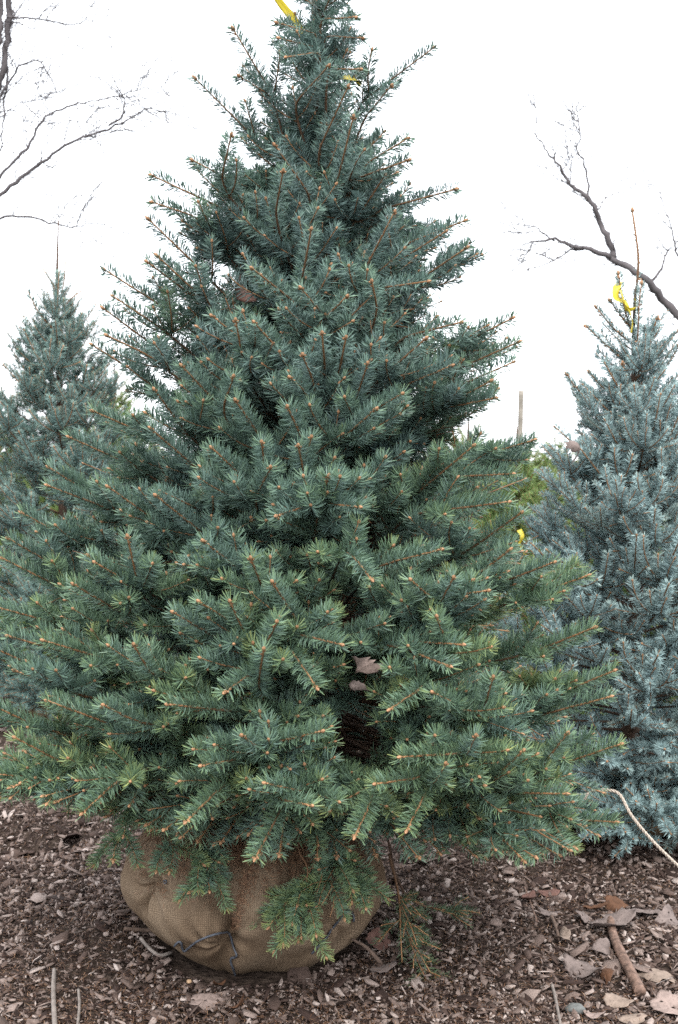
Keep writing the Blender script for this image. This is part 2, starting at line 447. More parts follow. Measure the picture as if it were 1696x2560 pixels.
# ------------------------------------------------------------------ the big spruce
def trunk_xy(z):
    return np.array([-.10 + .035 * min(1, max(0, (z - .4) / 2.4)) + .006 * math.sin(z * 4), TY + .01 * math.sin(z * 3)])
RZ = [(3.2, .03), (3.0, .10), (2.75, .30), (2.36, .50), (2.06, .60), (1.84, .68), (1.55, .75), (1.32, .88), (1.14, .95), (.81, 1.02), (.63, 1.02), (.42, .86), (.25, .62), (0, .5)]
def RR(z): return float(np.interp(z, [a for a, _ in RZ[::-1]], [b for _, b in RZ[::-1]]))
RF = [(3.2, .03), (2.9, .10), (2.7, .15), (2.5, .27), (2.36, .38), (2.06, .57), (1.84, .68)]
def RRf(z): return RR(z) if z < 1.84 else float(np.interp(z, [a for a, _ in RF[::-1]], [b for _, b in RF[::-1]]))
def toscreen(p):
    d = p - np.array([0, 0, CAMZ]); zc = d[1] * CP - d[2] * SP; yc = d[1] * SP + d[2] * CP
    return (848 + FPX * d[0] / zc) / K, (1280 - FPX * yc / zc) / K
def lift_tip(tip, margin=0):
    for _ in range(60):
        x, y = toscreen(tip)
        if tip[1] > 4.0 or y < np.interp(x, [0, 150, 300, 450, 650, 900, 1300, 1450], [1815, 1865, 1905, 1945, 1985, 1985, 1985, 1890]) - margin: break
        tip = tip + UP * .012
    return tip
def hit(px, py, f=1.):
    a, b = ray(px, py); best = (9, TY)
    for Y in np.arange(2.55, TY + .05, .01):
        x, z = a * Y, CAMZ + b * Y; c = trunk_xy(z)
        ex = math.hypot(x - c[0], Y - c[1]) - f * RR(z)
        if ex <= 0: return np.array([x, Y, z])
        if ex < best[0]: best = (ex, Y)
    Y = best[1]; return np.array([a * Y, Y, CAMZ + b * Y])

tk = Soup()
zs = np.arange(.40, 3.24, .04)
tube(tk, np.array([[*trunk_xy(z), z] for z in zs]), np.interp(zs, [.4, 1.5, 2.8, 3.24], [.048, .034, .015, .005]), n=14, bumps=.06)
part('trunk', tk.mesh('trunk'), m_trunk, spruce)

# shoots one can single out in the photograph: tip, then a point farther down the same shoot
GT = """640,52,722,76 645,88,730,110 662,132,730,122 838,88,762,84 822,40,752,44 834,160,772,160 690,-12,735,20 800,-14,750,18 770,-22,745,40
538,65,625,210 450,180,560,290 553,175,615,215 350,405,500,475 352,467,440,497 342,505,440,600 445,370,510,405 535,312,515,400
240,622,370,705 340,605,440,680 362,590,475,695 238,712,330,780 262,685,360,750 213,797,300,852 247,775,330,815 160,1010,270,1060
215,950,330,1000 113,1080,240,1160 110,1122,210,1160 50,1185,170,1250 20,1245,150,1320 5,1290,125,1350 -20,1400,130,1440 20,1470,190,1520
35,1550,165,1600 -30,1625,90,1680 35,1705,150,1765 -5,1790,125,1800 110,1620,300,1690 190,1880,255,1820 -30,1490,80,1540
635,335,705,435 655,395,640,475 720,530,698,650 583,620,670,690 695,665,745,725 545,740,562,830 490,730,565,790 588,745,668,835
420,845,495,925 357,900,412,975 545,925,605,1015 348,990,435,1065 490,1035,575,1115 665,940,695,1005 625,1080,598,1135 605,1022,612,1075
760,1100,735,1195 250,1125,370,1210 360,1145,435,1205 295,1240,322,1360 170,1350,245,1395 220,1300,315,1355 630,1345,690,1440
460,1390,545,1445 400,1415,485,1465 532,1390,562,1455 745,1690,640,1715 388,1628,500,1640 465,1770,520,1760 612,1810,700,1830 720,1862,660,1850
590,1985,640,1890 790,1490,705,1470 640,1437,620,1480 832,1172,760,1165 640,1192,710,1170 733,1590,685,1520 520,1600,560,1570
1003,110,850,225 905,198,852,262 760,152,692,228 805,200,745,330 817,270,780,420 943,320,860,370 945,370,800,422 1055,437,890,482
912,490,835,640 1075,510,950,560 1030,535,905,615 1080,572,965,650 990,650,870,668 802,685,742,745 1185,735,1010,825 1200,790,1065,850
985,782,875,880 1065,745,950,775 1045,845,950,885 1135,880,1045,930 1145,920,1020,945 870,945,790,1015 1235,1017,1085,1062 1095,1030,1000,1110
1185,1095,1060,1102 1175,1160,980,1185 1205,1185,1115,1250 1020,1270,905,1300 1180,1270,1095,1335 1280,1300,1150,1350 1360,1330,1190,1390
1048,1335,1010,1405 1128,1365,1015,1382 950,1340,1000,1385 1420,1550,1300,1600 1375,1450,1250,1500 1140,1565,1122,1625 1412,1610,1260,1650
1312,1695,1245,1780 1435,1720,1300,1765 1210,1735,1135,1805 925,1750,1055,1742 1030,1765,1010,1800 1310,1835,1160,1832 1425,1900,1330,1895
1212,1990,1125,1900 940,1920,980,1840 868,1812,955,1800 1040,1540,935,1500 1070,1490,935,1482 720,1010,705,1060 690,1030,700,1080
610,1500,600,1560 560,1700,600,1730 900,1640,960,1600 1010,1425,1030,1480 430,1900,480,1850 820,1935,850,1870 1330,1960,1260,1900
310,1490,340,1540 470,1250,520,1290 580,1290,600,1340 860,1340,820,1290 1000,1600,1040,1620 1100,1700,1080,1740 700,820,720,870 670,872,700,900
850,840,830,900 930,910,880,940 860,650,870,700 540,870,520,930 800,780,790,830 745,770,750,830 240,1630,300,1660 100,1480,200,1510""".split()
rng = np.random.default_rng(7)
guided = []
for g in GT:
    xt, yt, xb, yb = map(float, g.split(','))
    tip = hit(xt, yt); L2 = None
    # the lower point lies a little deeper inside the crown
    a, b = ray(xb, yb)
    c = trunk_xy(tip[2]); out_ = np.array([tip[0] - c[0], tip[1] - c[1]]); rho = np.linalg.norm(out_)
    pxd = math.hypot(xt - xb, yt - yb) * K * tip[1] / FPX
    front = max(0, -out_[1] / (rho + 1e-6))
    Yb = tip[1] + min(pxd * .95, .04 + .5 * pxd) * front + .02
    base = at(xb, yb, Yb)
    guided.append((tip, base, rho))
order_ = np.argsort([-g[2] * (1.3 if g[0][1] < 3.7 else 1) for g in guided])
BR = 0
def branch_curve(tip, base):
    z = tip[2]; c = trunk_xy(z); out_ = np.array([tip[0] - c[0], tip[1] - c[1]]); rho = np.linalg.norm(out_)
    slope = float(np.interp(z, [.2, .6, 1.2, 2.0, 2.8], [-.35, -.05, .28, .55, .8]))
    zr = max(.5, z - rho * slope); zr = min(zr, 3.1)
    cr = trunk_xy(zr); root = np.array([cr[0], cr[1], zr])
    d = norm(tip - base); Lt = np.linalg.norm(tip - root)
    h = np.array([out_[0], out_[1], 0]) / (rho + 1e-9)
    p1 = root + (h + UP * (slope * .6 - .1)) * Lt * .38
    p2 = base - d * Lt * .16
    t = np.linspace(0, 1, 10)[:, None]
    B1 = (1 - t) ** 3 * root + 3 * (1 - t) ** 2 * t * p1 + 3 * (1 - t) * t * t * p2 + t ** 3 * base
    return smooth_poly(np.vstack([B1[:-1], base, (base + tip) / 2 , tip]), .025)
extra = Spray(np.random.default_rng(99), dens=900, segs=1, nw=.0032)
extra.gaps = 'world'
tintz = lambda z: float(np.interp(z, [.2, .7, 1.2, 1.8, 2.6], [.56, .48, .35, .20, .12]))
total = 0
for n_, gi in enumerate(order_):
    tip, base, rho = guided[gi]
    P = branch_curve(tip, base)
    Lb = np.sum(np.linalg.norm(np.diff(P, axis=0), axis=1))
    S = Spray(np.random.default_rng(100 + int(gi)), dens=1700) if n_ < 99 else extra
    S.gaps = True
    if n_ < 99 and tip[2] > 1.8: S.dens = 2500; S.nw = .0020; S.lean = 56
    if n_ < 99 and 1.3 < tip[2] <= 1.8: S.dens = 2000; S.nw = .0024
    if n_ >= 99: extra.dens = 1400
    grow(S, P, .0035 + .0035 * min(1, Lb), float(np.clip(tintz(tip[2]) + rng.normal(0, .06), 0, 1)), seg=(.26 if tip[2] > 2.2 else .22), latf=(.30 if tip[2] > 2.3 else .40 if tip[2] > 1.9 else .45), maxlat=(.15 if tip[2] > 2.3 else .22 if tip[2] > 1.9 else .30), inner=.50 if rho > .5 else .34, drop=.35 if tip[2] < .6 else 0)
    if n_ < 99:
        total += sum(len(x[0]) for x in S.need)
        S.stem.V = [v - np.array([BX, BY, 0]) for v in S.stem.V]; S.bud.V = [v - np.array([BX, BY, 0]) for v in S.bud.V]
        S.need = [(x[0] - np.array([BX, BY, 0]), *x[1:]) for x in S.need]
        put_branch(S, spruce, m_needle)
# whorls filling the crown all round
gold = 2.39996
VOIDS = [(600, 930, 75), (900, 900, 70), (860, 1250, 80), (570, 1190, 60), (820, 1420, 80), (560, 1600, 75), (800, 1690, 90), (880, 1600, 60), (650, 620, 55), (780, 560, 60), (390, 1260, 40), (900, 1760, 60), (480, 560, 30), (650, 1290, 50)]
k = 0
for z in np.concatenate([np.arange(.50, 1.8, .027), np.arange(1.8, 3.14, .0165)]):
    k += 1
    if z > 2.72 and k % 2: continue
    phi = k * gold + rng.normal(0, .2)
    slope = float(np.interp(z, [.5, 1.0, 2.0, 2.8], [-.10, .15, .5, .8]))
    rho = RRf(z) * (rng.uniform(.70, .92) if z > 1.75 or math.sin(phi) > .2 else (rng.uniform(.72, .9) if rng.random() < .34 else rng.uniform(.33, .6)))
    zt = z + rho * slope
    rho = min(rho, RRf(zt) * rng.uniform(.82, .98)) if z > 1.75 else rho; zt = z + rho * slope
    c = trunk_xy(z); c2 = trunk_xy(zt)
    h = np.array([math.cos(phi), math.sin(phi)])
    root = np.array([*c, z]); tip = np.array([*(c2 + h * rho), zt])
    tip = lift_tip(tip, 30)
    if tip[1] < TY:
        sx_, sy_ = toscreen(tip)
        if any(math.hypot(sx_ - vx, sy_ - vy) < vr for vx, vy, vr in VOIDS): tip = root + (tip - root) * .5
    mid = root * .45 + tip * .55 + np.array([rng.normal(0, .02), rng.normal(0, .02), -.03 * rho])
    P = smooth_poly(np.array([root, mid, tip]), .03)
    back = math.sin(phi) > .35
    extra.dens = 600 if back else (1500 if z > 1.8 else 1000); extra.lean = 56 if z > 1.8 else 62
    grow(extra, P, .0035 + .003 * rho, float(np.clip(tintz(zt) - .10 + rng.normal(0, .06), 0, 1)), seg=.19, latf=.45, maxlat=.30, inner=(.33 if z > 1.9 else .52), drop=.2 if z < .8 else 0, budscale=.9)
# the far side of the crown, low down
for q in range(46):
    z = .50 + 1.0 * (q / 46) ; phi = math.pi / 2 + rng.uniform(-1.25, 1.25); rho = RR(z) * rng.uniform(.5, .95); c = trunk_xy(z)
    root = np.array([*c, z]); tip = np.array([c[0] + rho * math.cos(phi), c[1] + rho * math.sin(phi), max(.22, z + rng.uniform(-.12, .12))])
    extra.dens = 620; extra.lean = 60
    grow(extra, smooth_poly(np.array([root, root * .5 + tip * .5 + UP * .02, tip]), .03), .006, .3, seg=.17, latf=.5, maxlat=.32, inner=.22)
# dense short growth close to the trunk higher up
for q in range(84):
    z = 1.45 + 1.15 * (q / 84); phi = q * gold; rho = RRf(z + .15) * rng.uniform(.40, .66); c = trunk_xy(z)
    root = np.array([*c, z]); tip = np.array([c[0] + rho * math.cos(phi), c[1] + rho * math.sin(phi), z + rho * .55])
    extra.dens = 1200; extra.lean = 60
    grow(extra, smooth_poly(np.array([root, root * .5 + tip * .5 - UP * .02, tip]), .03), .005, .16, seg=.15, latf=.5, maxlat=.22, inner=.15, budscale=.6)
# dead brown twigs in the heart of the crown
for q in range(150):
    z = rng.uniform(.46, 1.9); phi = rng.uniform(0, 2 * math.pi); c = trunk_xy(z); L_ = RR(z) * rng.uniform(.35, .68)
    h = np.array([math.cos(phi), math.sin(phi), rng.uniform(-.35, .35)])
    Q = arc(np.array([*c, z]), norm(h), norm(h + rng.normal(0, .35, 3)), L_, .04); Q[1:] += rng.normal(0, .004, Q[1:].shape)
    tube(extra.stem, Q, .0035, .0014, 5, .25)
    for _ in range(6):
        i = int(rng.integers(len(Q) // 3, len(Q))); T_ = arc(Q[i], norm(h + rng.normal(0, .7, 3)), norm(h + rng.normal(0, .9, 3)), rng.uniform(.05, .22), .03)
        tube(extra.stem, T_, .0016, .0009, 4, float(rng.uniform(.15, .75)))
# low skirt that hangs over the ball
for q in range(74):
    phi = -math.pi / 2 + rng.uniform(-1.9, 1.9)
    if q > 57: phi = math.pi + rng.uniform(-.1, .9)
    z = rng.uniform(.46, .66); rho = rng.uniform(.5, .92) if q < 58 else rng.uniform(.85, 1.06); zt = max(.17, z - rng.uniform(.10, .30))
    if abs(phi + math.pi / 2) < .6: zt = max(zt, .33)
    c = trunk_xy(z); root = np.array([*c, max(z, .47)]); tip = np.array([c[0] + rho * math.cos(phi), c[1] + rho * math.sin(phi), zt])
    tip = lift_tip(tip)
    P = smooth_poly(np.array([root, root * .45 + tip * .55 + UP * .07, tip]), .03)
    extra.dens = 950
    grow(extra, P, .005, float(np.clip(.38 + rng.normal(0, .07), 0, 1)), seg=.18, latf=.42, maxlat=.24, inner=.45, drop=.25)
total += sum(len(x[0]) for x in extra.need)
OFFB = np.array([BX, BY, 0])
extra.stem.V = [v - OFFB for v in extra.stem.V]; extra.bud.V = [v - OFFB for v in extra.bud.V]
extra.need = [(x[0] - OFFB, *x[1:]) for x in extra.need]
put_branch(extra, spruce, m_needle, 'inner_branches', stuff=True)
print('needles on big spruce', total)

# sprigs hanging low in front of the ball, on bare brown stems
for (pts, t_) in (([(440, 1900), (470, 1960), (480, 2030), (440, 2062)], .3), ([(690, 1960), (712, 2010), (700, 2080), (690, 2172)], .42),
                  ([(735, 1960), (718, 2012), (660, 2090), (622, 2142)], .42), ([(380, 1905), (395, 1940), (400, 1975), (392, 2015)], .3),
                  ([(800, 1950), (770, 2010), (745, 2060), (735, 2100)], .35), ([(760, 1970), (800, 2010), (835, 2050), (850, 2080)], .35),
                  ([(300, 1870), (280, 1930), (265, 1965), (262, 1990)], .35)):
    Y = 3.30
    P = [at(x, y, Y + .10 - .03 * i) for i, (x, y) in enumerate(pts)]
    P = [np.array([*trunk_xy(.55), .55]) * .25 + P[0] * .75 + UP * .03] + P
    S = Spray(np.random.default_rng(int(pts[0][0])), dens=1700, nlen=.031, nw=.0027)
    t_ += .15
    grow(S, smooth_poly(P, .02) - OFFB, .0032, t_, seg=.075, latf=.75, maxlat=.13, inner=.58, drop=.9, maxo=1)
    put_branch(S, spruce, m_needle, 'hanging_sprig')
# long fading branch that trails down to the mulch at the right of the ball
def trail(pts):
    S = Spray(np.random.default_rng(int(pts[0][0]) + 5), dens=480, nlen=.022, nw=.0018)
    grow(S, smooth_poly([at(*p) for p in pts], .02) - OFFB, .0042, .35, seg=.10, latf=.45, maxlat=.14, inner=.45, drop=.4, maxo=2, budscale=.5)
    put_branch(S, spruce, m_dull, 'hanging_sprig', 'half dead branch trailing down to the mulch with thin dull needles')
trail([(880, 1880, 3.6), (905, 1975, 3.58), (925, 2090, 3.57), (950, 2180, 3.58), (985, 2262, 3.50), (1010, 2300, 3.43)])
trail([(900, 1975, 3.56), (922, 2070, 3.56), (926, 2150, 3.57), (930, 2225, 3.55)])
trail([(905, 2000, 3.6), (945, 2075, 3.66), (1010, 2100, 3.78), (1090, 2105, 3.84)])

# ------------------------------------------------------------------ ground
def gz(x, y):
    h = .035 * noise.noise(Vector((x * .9, y * .9, 0))) + .018 * noise.noise(Vector((x * 3.1, y * 3.1, 5)))
    d = math.hypot(x - BX, y - BY)
    h += .055 * math.exp(-((d - .46) / .17) ** 2) * (1 if x < BX + .25 else .35) * min(1, max(0, (y - 3.48) / .3))
    h -= .025 * math.exp(-((x - BX) ** 2 / .12 + (y - 3.30) ** 2 / .05))
    h -= .03 * math.exp(-((x - BX - .75) ** 2 + (y - 4.2) ** 2) / .08)
    h -= .10 * math.exp(-(((x + 1.22) / .22) ** 2 + ((y - 4.75) / .14) ** 2))      # hollow scraped at the left
    if y > 5.5: h *= max(0, 1 - (y - 5.5) / 4)
    return h
def axis(lo, hi, near_lo, near_hi, fine, coarse):
    a = list(np.arange(near_lo, near_hi, fine)); x = near_lo; s = fine
    while x > lo: s *= 1.35; x -= s; a.insert(0, x)
    x = near_hi; s = fine
    while x < hi: a.append(x); s *= 1.35; x += s
    a.append(hi); return np.array(a)
gx = axis(-250, 250, -3, 3, .035, 1); gy = axis(-60, 400, 2.0, 6.5, .035, 1)
GV = np.array([(x, y, gz(x, y)) for y in gy for x in gx]); nx = len(gx)
i, j = np.meshgrid(np.arange(nx - 1), np.arange(len(gy) - 1)); i = i.ravel(); j = j.ravel()
GF = np.stack([j * nx + i, j * nx + i + 1, (j + 1) * nx + i + 1, (j + 1) * nx + i], 1)
def groundf(n, b):
    a = tex(n, 35, 8); v = tex(n, 60, 4, 'ShaderNodeTexVoronoi')
    n.links.new(ramp(n, a, [(.3, (.022, .015, .012)), (.55, (.05, .036, .028)), (.75, (.10, .075, .06))]), b.inputs['Base Color'])
    bump(n, b, a, 1, .03)
m_ground = M('mulch_soil', groundf, .95, .1)
g = link('ground', new_mesh('ground', GV, GF, 4, None, True), m_ground); tag(g, kind='structure', label='dark soil covered with wood chip mulch')

# wood chips: thin irregular split slabs
def chips(name, n, sx, thick, xr, yr, lift, seed, palette, mat, elong=(1.2, 3.2), pw=1.0, tilt=.45, label=None, clumpy=0, avoid=True, back=True):
    r = np.random.default_rng(seed)
    x = r.uniform(*xr, n); y = yr[0] + (yr[1] - yr[0]) * r.random(n) ** pw
    if avoid:
        d = np.hypot(x - BX, y - BY); ok = (d > .30) ; x = x[ok]; y = y[ok]; n = len(x)
    if clumpy:
        q = np.array([noise.noise(Vector((a * 3.3, b * 3.3, 11.))) for a, b in zip(x, y)]); ok = r.random(n) < np.clip(.55 + clumpy * q, .05, 1)
        x = x[ok]; y = y[ok]; n = len(x)
    L = sx * np.exp(r.normal(0, .48, n)); Wd = L / r.uniform(*elong, n); H = thick * np.exp(r.normal(0, .4, n))
    z = np.array([gz(a, b) for a, b in zip(x, y)]) + r.uniform(*lift, n)
    yaw = r.uniform(0, 2 * math.pi, n); t1 = r.normal(0, tilt, n); t2 = r.normal(0, tilt, n)
    # six-sided outline, upper and lower, with uneven corners
    base = np.array([(-1, -.6), (-.35, -1), (.55, -.9), (1, .2), (.45, .95), (-.6, .85)]) * .5
    P = base[None] + r.normal(0, .10, (n, 6, 2)); P[..., 0] *= L[:, None]; P[..., 1] *= Wd[:, None]
    top = np.concatenate([P * .93, H[:, None, None] * (.5 + r.normal(0, .28, (n, 6, 1)))], -1)
    bot = np.concatenate([P, -H[:, None, None] * (.5 + np.zeros((n, 6, 1)))], -1)
    A = np.concatenate([top, bot], 1)
    def rot(A, ang, ax):
        c, s = np.cos(ang)[:, None], np.sin(ang)[:, None]; B = A.copy(); u, v = [(1, 2), (0, 2), (0, 1)][ax]
        B[..., u] = A[..., u] * c - A[..., v] * s; B[..., v] = A[..., u] * s + A[..., v] * c; return B
    A = rot(rot(rot(A, t1, 0), t2, 1), yaw, 2)
    A += np.stack([x, y, z], -1)[:, None]
    f = np.array([(0, 1, 2, 3), (0, 3, 4, 5)] + [(k, k + 6, (k + 1) % 6 + 6, (k + 1) % 6) for k in range(6)])
    F = (np.arange(n)[:, None, None] * 12 + f[None]).reshape(-1, 4)
    tt = np.repeat(np.clip(r.beta(*palette, n), 0, 1), 12)
    o = link(name, new_mesh(name, A.reshape(-1, 3), F, 4, {'tint': tt}), mat)
    return tag(o, kind='stuff', label=label)
def chipf(n, b):
    c = ramp(n, attr(n, 'tint'), [(0, (.016, .010, .008)), (.3, (.050, .031, .025)), (.5, (.125, .088, .073)), (.75, (.27, .210, .184)), (1, (.52, .44, .40))])
    st = tex(n, 90, 3, mapping=(1, 6, 6)); v = ramp(n, st, [(.25, (.55, .55, .55)), (.7, (1.25, 1.25, 1.25))])
    m = nd(n, 'ShaderNodeMix', data_type='RGBA', blend_type='MULTIPLY'); m.inputs['Factor'].default_value = 1
    n.links.new(c, m.inputs['A']); n.links.new(v, m.inputs['B']); n.links.new(m.outputs['Result'], b.inputs['Base Color'])
    bump(n, b, st, .6, .004)
m_chip = M('wood_chip', chipf, .85, .2)
chips('fine_mulch', 170000, .011, .002, (-2.0, 2.3), (2.7, 6.0), (-.004, .010), 3, (2.0, 2.5), m_chip, (1.6, 6), 1.25, .6, 'fine dark shreds of bark mulch between the chips')
chips('wood_chips', 92000, .0195, .0034, (-2.2, 2.6), (2.7, 8.5), (0, .016), 4, (2.3, 2.0), m_chip, (1.3, 4.2), 1.45, .42, 'grey brown wood chips spread over the ground', clumpy=.9)
chips('large_wood_chips', 2600, .038, .006, (-2.0, 2.3), (2.7, 5.6), (.004, .02), 5, (2.0, 2.6), m_chip, (1.6, 3.4), 1.1, .35, 'larger weathered pieces of split wood and bark', clumpy=.8)

# fallen brown needles on the mulch and in a heap on top of the burlap
def litter(pos, nrm, seed, ln=.017, w_=.0011):
    r = np.random.default_rng(seed); n = len(pos)
    d = r.normal(size=(n, 3)); d -= nrm * np.sum(d * nrm, 1, keepdims=True) * .88; d = norm(d)
    s = norm(np.cross(d, nrm)); L = (ln * r.uniform(.6, 1.3, n))[:, None]
    a = pos - d * L / 2; b = pos + d * L / 2 + nrm * .002; m = pos + nrm * .002 + s * L * .06
    V = np.stack([a - s * w_ * .4, a + s * w_ * .4, m - s * w_ / 2, m + s * w_ / 2, b - s * w_ * .25, b + s * w_ * .25], 1).reshape(-1, 3)
    q = np.arange(n)[:, None] * 6
    return V, np.concatenate([q + np.array([[0, 1, 3, 2]]), q + np.array([[2, 3, 5, 4]])]), np.repeat(r.random(n), 6)
def deadf(n, b):
    n.links.new(ramp(n, attr(n, 'tint'), [(0, (.085, .042, .025)), (.5, (.20, .10, .055)), (1, (.36, .22, .13))]), b.inputs['Base Color'])
m_dead = M('dead_needles', deadf, .6, .3)
r = np.random.default_rng(21)
n = 34000; x = r.uniform(-1.8, 1.5, n); y = 2.8 + 2.4 * r.random(n) ** 1.3
ok = (np.hypot(x - BX, y - BY) > .36) & (r.random(n) < np.exp(-np.maximum(0, np.hypot(x + .35, y - 3.5) - .7) / .9)); x = x[ok]; y = y[ok]
pos = np.stack([x, y, np.array([gz(a, b) for a, b in zip(x, y)]) + r.uniform(.006, .02, len(x))], 1)
V, F, A = litter(pos, np.tile(UP, (len(pos), 1)) , 5)
tag(link('fallen_needles', new_mesh('fallen_needles', V, F, 4, {'tint': A}), m_dead), kind='stuff', label='dry brown spruce needles scattered over the mulch')
pos = []; nr = []
for _ in range(26000):
    u = r.normal(0, .20); v = r.normal(0, .17)
    if r.random() < .10: u = r.uniform(-.36, .36); v = r.uniform(-.40, .05)
    h = ball_bvh.ray_cast(Vector((BX + .04 + u, BY - .10 + v, 1)), Vector((0, 0, -1)))
    if h[0] is None or h[0].z < .12: continue
    if h[1].z < r.uniform(.25, .9): continue
    pos.append(h[0] + h[1] * r.uniform(.001, .012)); nr.append(h[1])
# needles caught in the main fold and around the tie
for _ in range(300):
    x0 = r.normal(560, 7); y0 = r.uniform(2010, 2150); p = on_ball(x0 - (y0 - 2080) * .25, y0, .004)
    if p is not None: pos.append(Vector(p)); nr.append(Vector((0, -.8, .6)))
pos = np.array([tuple(p) for p in pos]); nr = norm(np.array([tuple(p) for p in nr]))
V, F, A = litter(pos, nr, 6)
tag(link('fallen_needles', new_mesh('fallen_needles', V, F, 4, {'tint': A}), m_dead), kind='stuff', label='reddish brown needles heaped on top of the burlap ball')

# ------------------------------------------------------------------ things lying on the mulch
def ground_at(px, py):
    a, b = ray(px, py)
    Y = -CAMZ / b
    for _ in range(6): Y = -(CAMZ - gz(a * Y, Y)) / b
    return np.array([a * Y, Y, gz(a * Y, Y)])
def stick(name, pts, r0, r1, mat, lab, cat='stick', group=None, n=9, lift=.012):
    P = [ground_at(*p) + UP * (lift + r0) for p in pts]; c = P[0].copy(); s = Soup()
    tube(s, smooth_poly(P, .01) - c, r0, r1, n, bumps=.05)
    o = link(name, s.mesh(name), mat); o.location = c
    return tag(o, lab, cat, group)
m_stick = plain((.17, .108, .082), .55, 50, .7, .5, name='stick_bark')
m_grey = plain((.21, .18, .16), .3, 40, .9, .4, name='bleached_wood')
m_darkst = plain((.13, .09, .07), .3, 40, .9, .4, name='dark_twig')
stick('stick', [(1410, 2130), (1418, 2180), (1440, 2230), (1465, 2280), (1480, 2312)], .012, .017, m_stick, 'thick reddish brown stick lying among the dead leaves')
stick('twig', [(126, 2255), (124, 2310), (128, 2400)], .006, .007, m_grey, 'pale bleached twig reaching in over the lower edge', 'twig')
stick('twig', [(182, 2300), (184, 2340), (178, 2400)], .004, .004, m_grey, 'thin grey twig beside the pale bleached twig', 'twig')
stick('twig', [(288, 2160), (330, 2163), (360, 2166), (398, 2172)], .006, .005, m_darkst, 'brown twig poking under the left side of the burlap ball', 'twig')
stick('twig', [(326, 2182), (345, 2205), (370, 2222), (398, 2215)], .006, .005, m_grey, 'short forked grey twig below the brown twig by the ball', 'twig')
stick('twig', [(1213, 2060), (1226, 2095), (1240, 2135)], .003, .003, m_stick, 'thin upright reddish twig in the mulch under the right skirt', 'twig')
stick('twig', [(1276, 2290), (1284, 2320), (1290, 2352), (1296, 2385)], .0045, .004, m_grey, 'thin grey twig standing among chips above the stone', 'twig')
stick('twig', [(1275, 2130), (1285, 2155), (1293, 2185)], .006, .004, m_darkst, 'dark stubby twig on the mulch between spruce and leaves', 'twig')
P = [on_ball(815, 2172, .006), None]
s = Soup(); p0 = on_ball(812, 2168, .006)
if p0 is None: p0 = at(812, 2168, 3.55)
p1 = ground_at(882, 2240) + UP * .015
P = smooth_poly([p0, (p0 + p1) / 2 + np.array([.0, 0, .012]), p1], .012); tube(s, P - p1, .004, .007, 8, bumps=.08)
o = link('twig', s.mesh('twig'), m_darkst); o.location = p1; tag(o, 'brown twig leaning against the right side of the burlap ball', 'twig')

# stone
def stone(px, py, sx, sy, sz, mat, lab):
    import bmesh
    bm = bmesh.new(); bmesh.ops.create_icosphere(bm, subdivisions=4, radius=1)
    for v in bm.verts:
        f = 1 + .16 * noise.noise(v.co * 1.3 + Vector((px, 0, 0))) + .05 * noise.noise(v.co * 4)
        v.co = Vector((v.co.x * sx * f, v.co.y * sy * f, v.co.z * sz * f))
    me = bpy.data.meshes.new('stone'); bm.to_mesh(me); bm.free()
    me.polygons.foreach_set('use_smooth', [True] * len(me.polygons))
    o = link('stone', me, mat); g_ = ground_at(px, py); o.location = (g_[0], g_[1], g_[2] + sz * .5 + .008); o.rotation_euler = (0, .1, .3)
    return tag(o, lab, 'stone')
m_stone = plain((.115, .12, .115), .25, 60, .6, .3, name='stone')
stone(1329, 2346, .027, .020, .016, m_stone, 'smooth blue-grey stone half sunk in the chips')
stone(438, 2257 + 20, .008, .007, .006, plain((.42, .28, .17), .2, name='tan_pebble'), 'small tan pebble in front of the burlap ball')

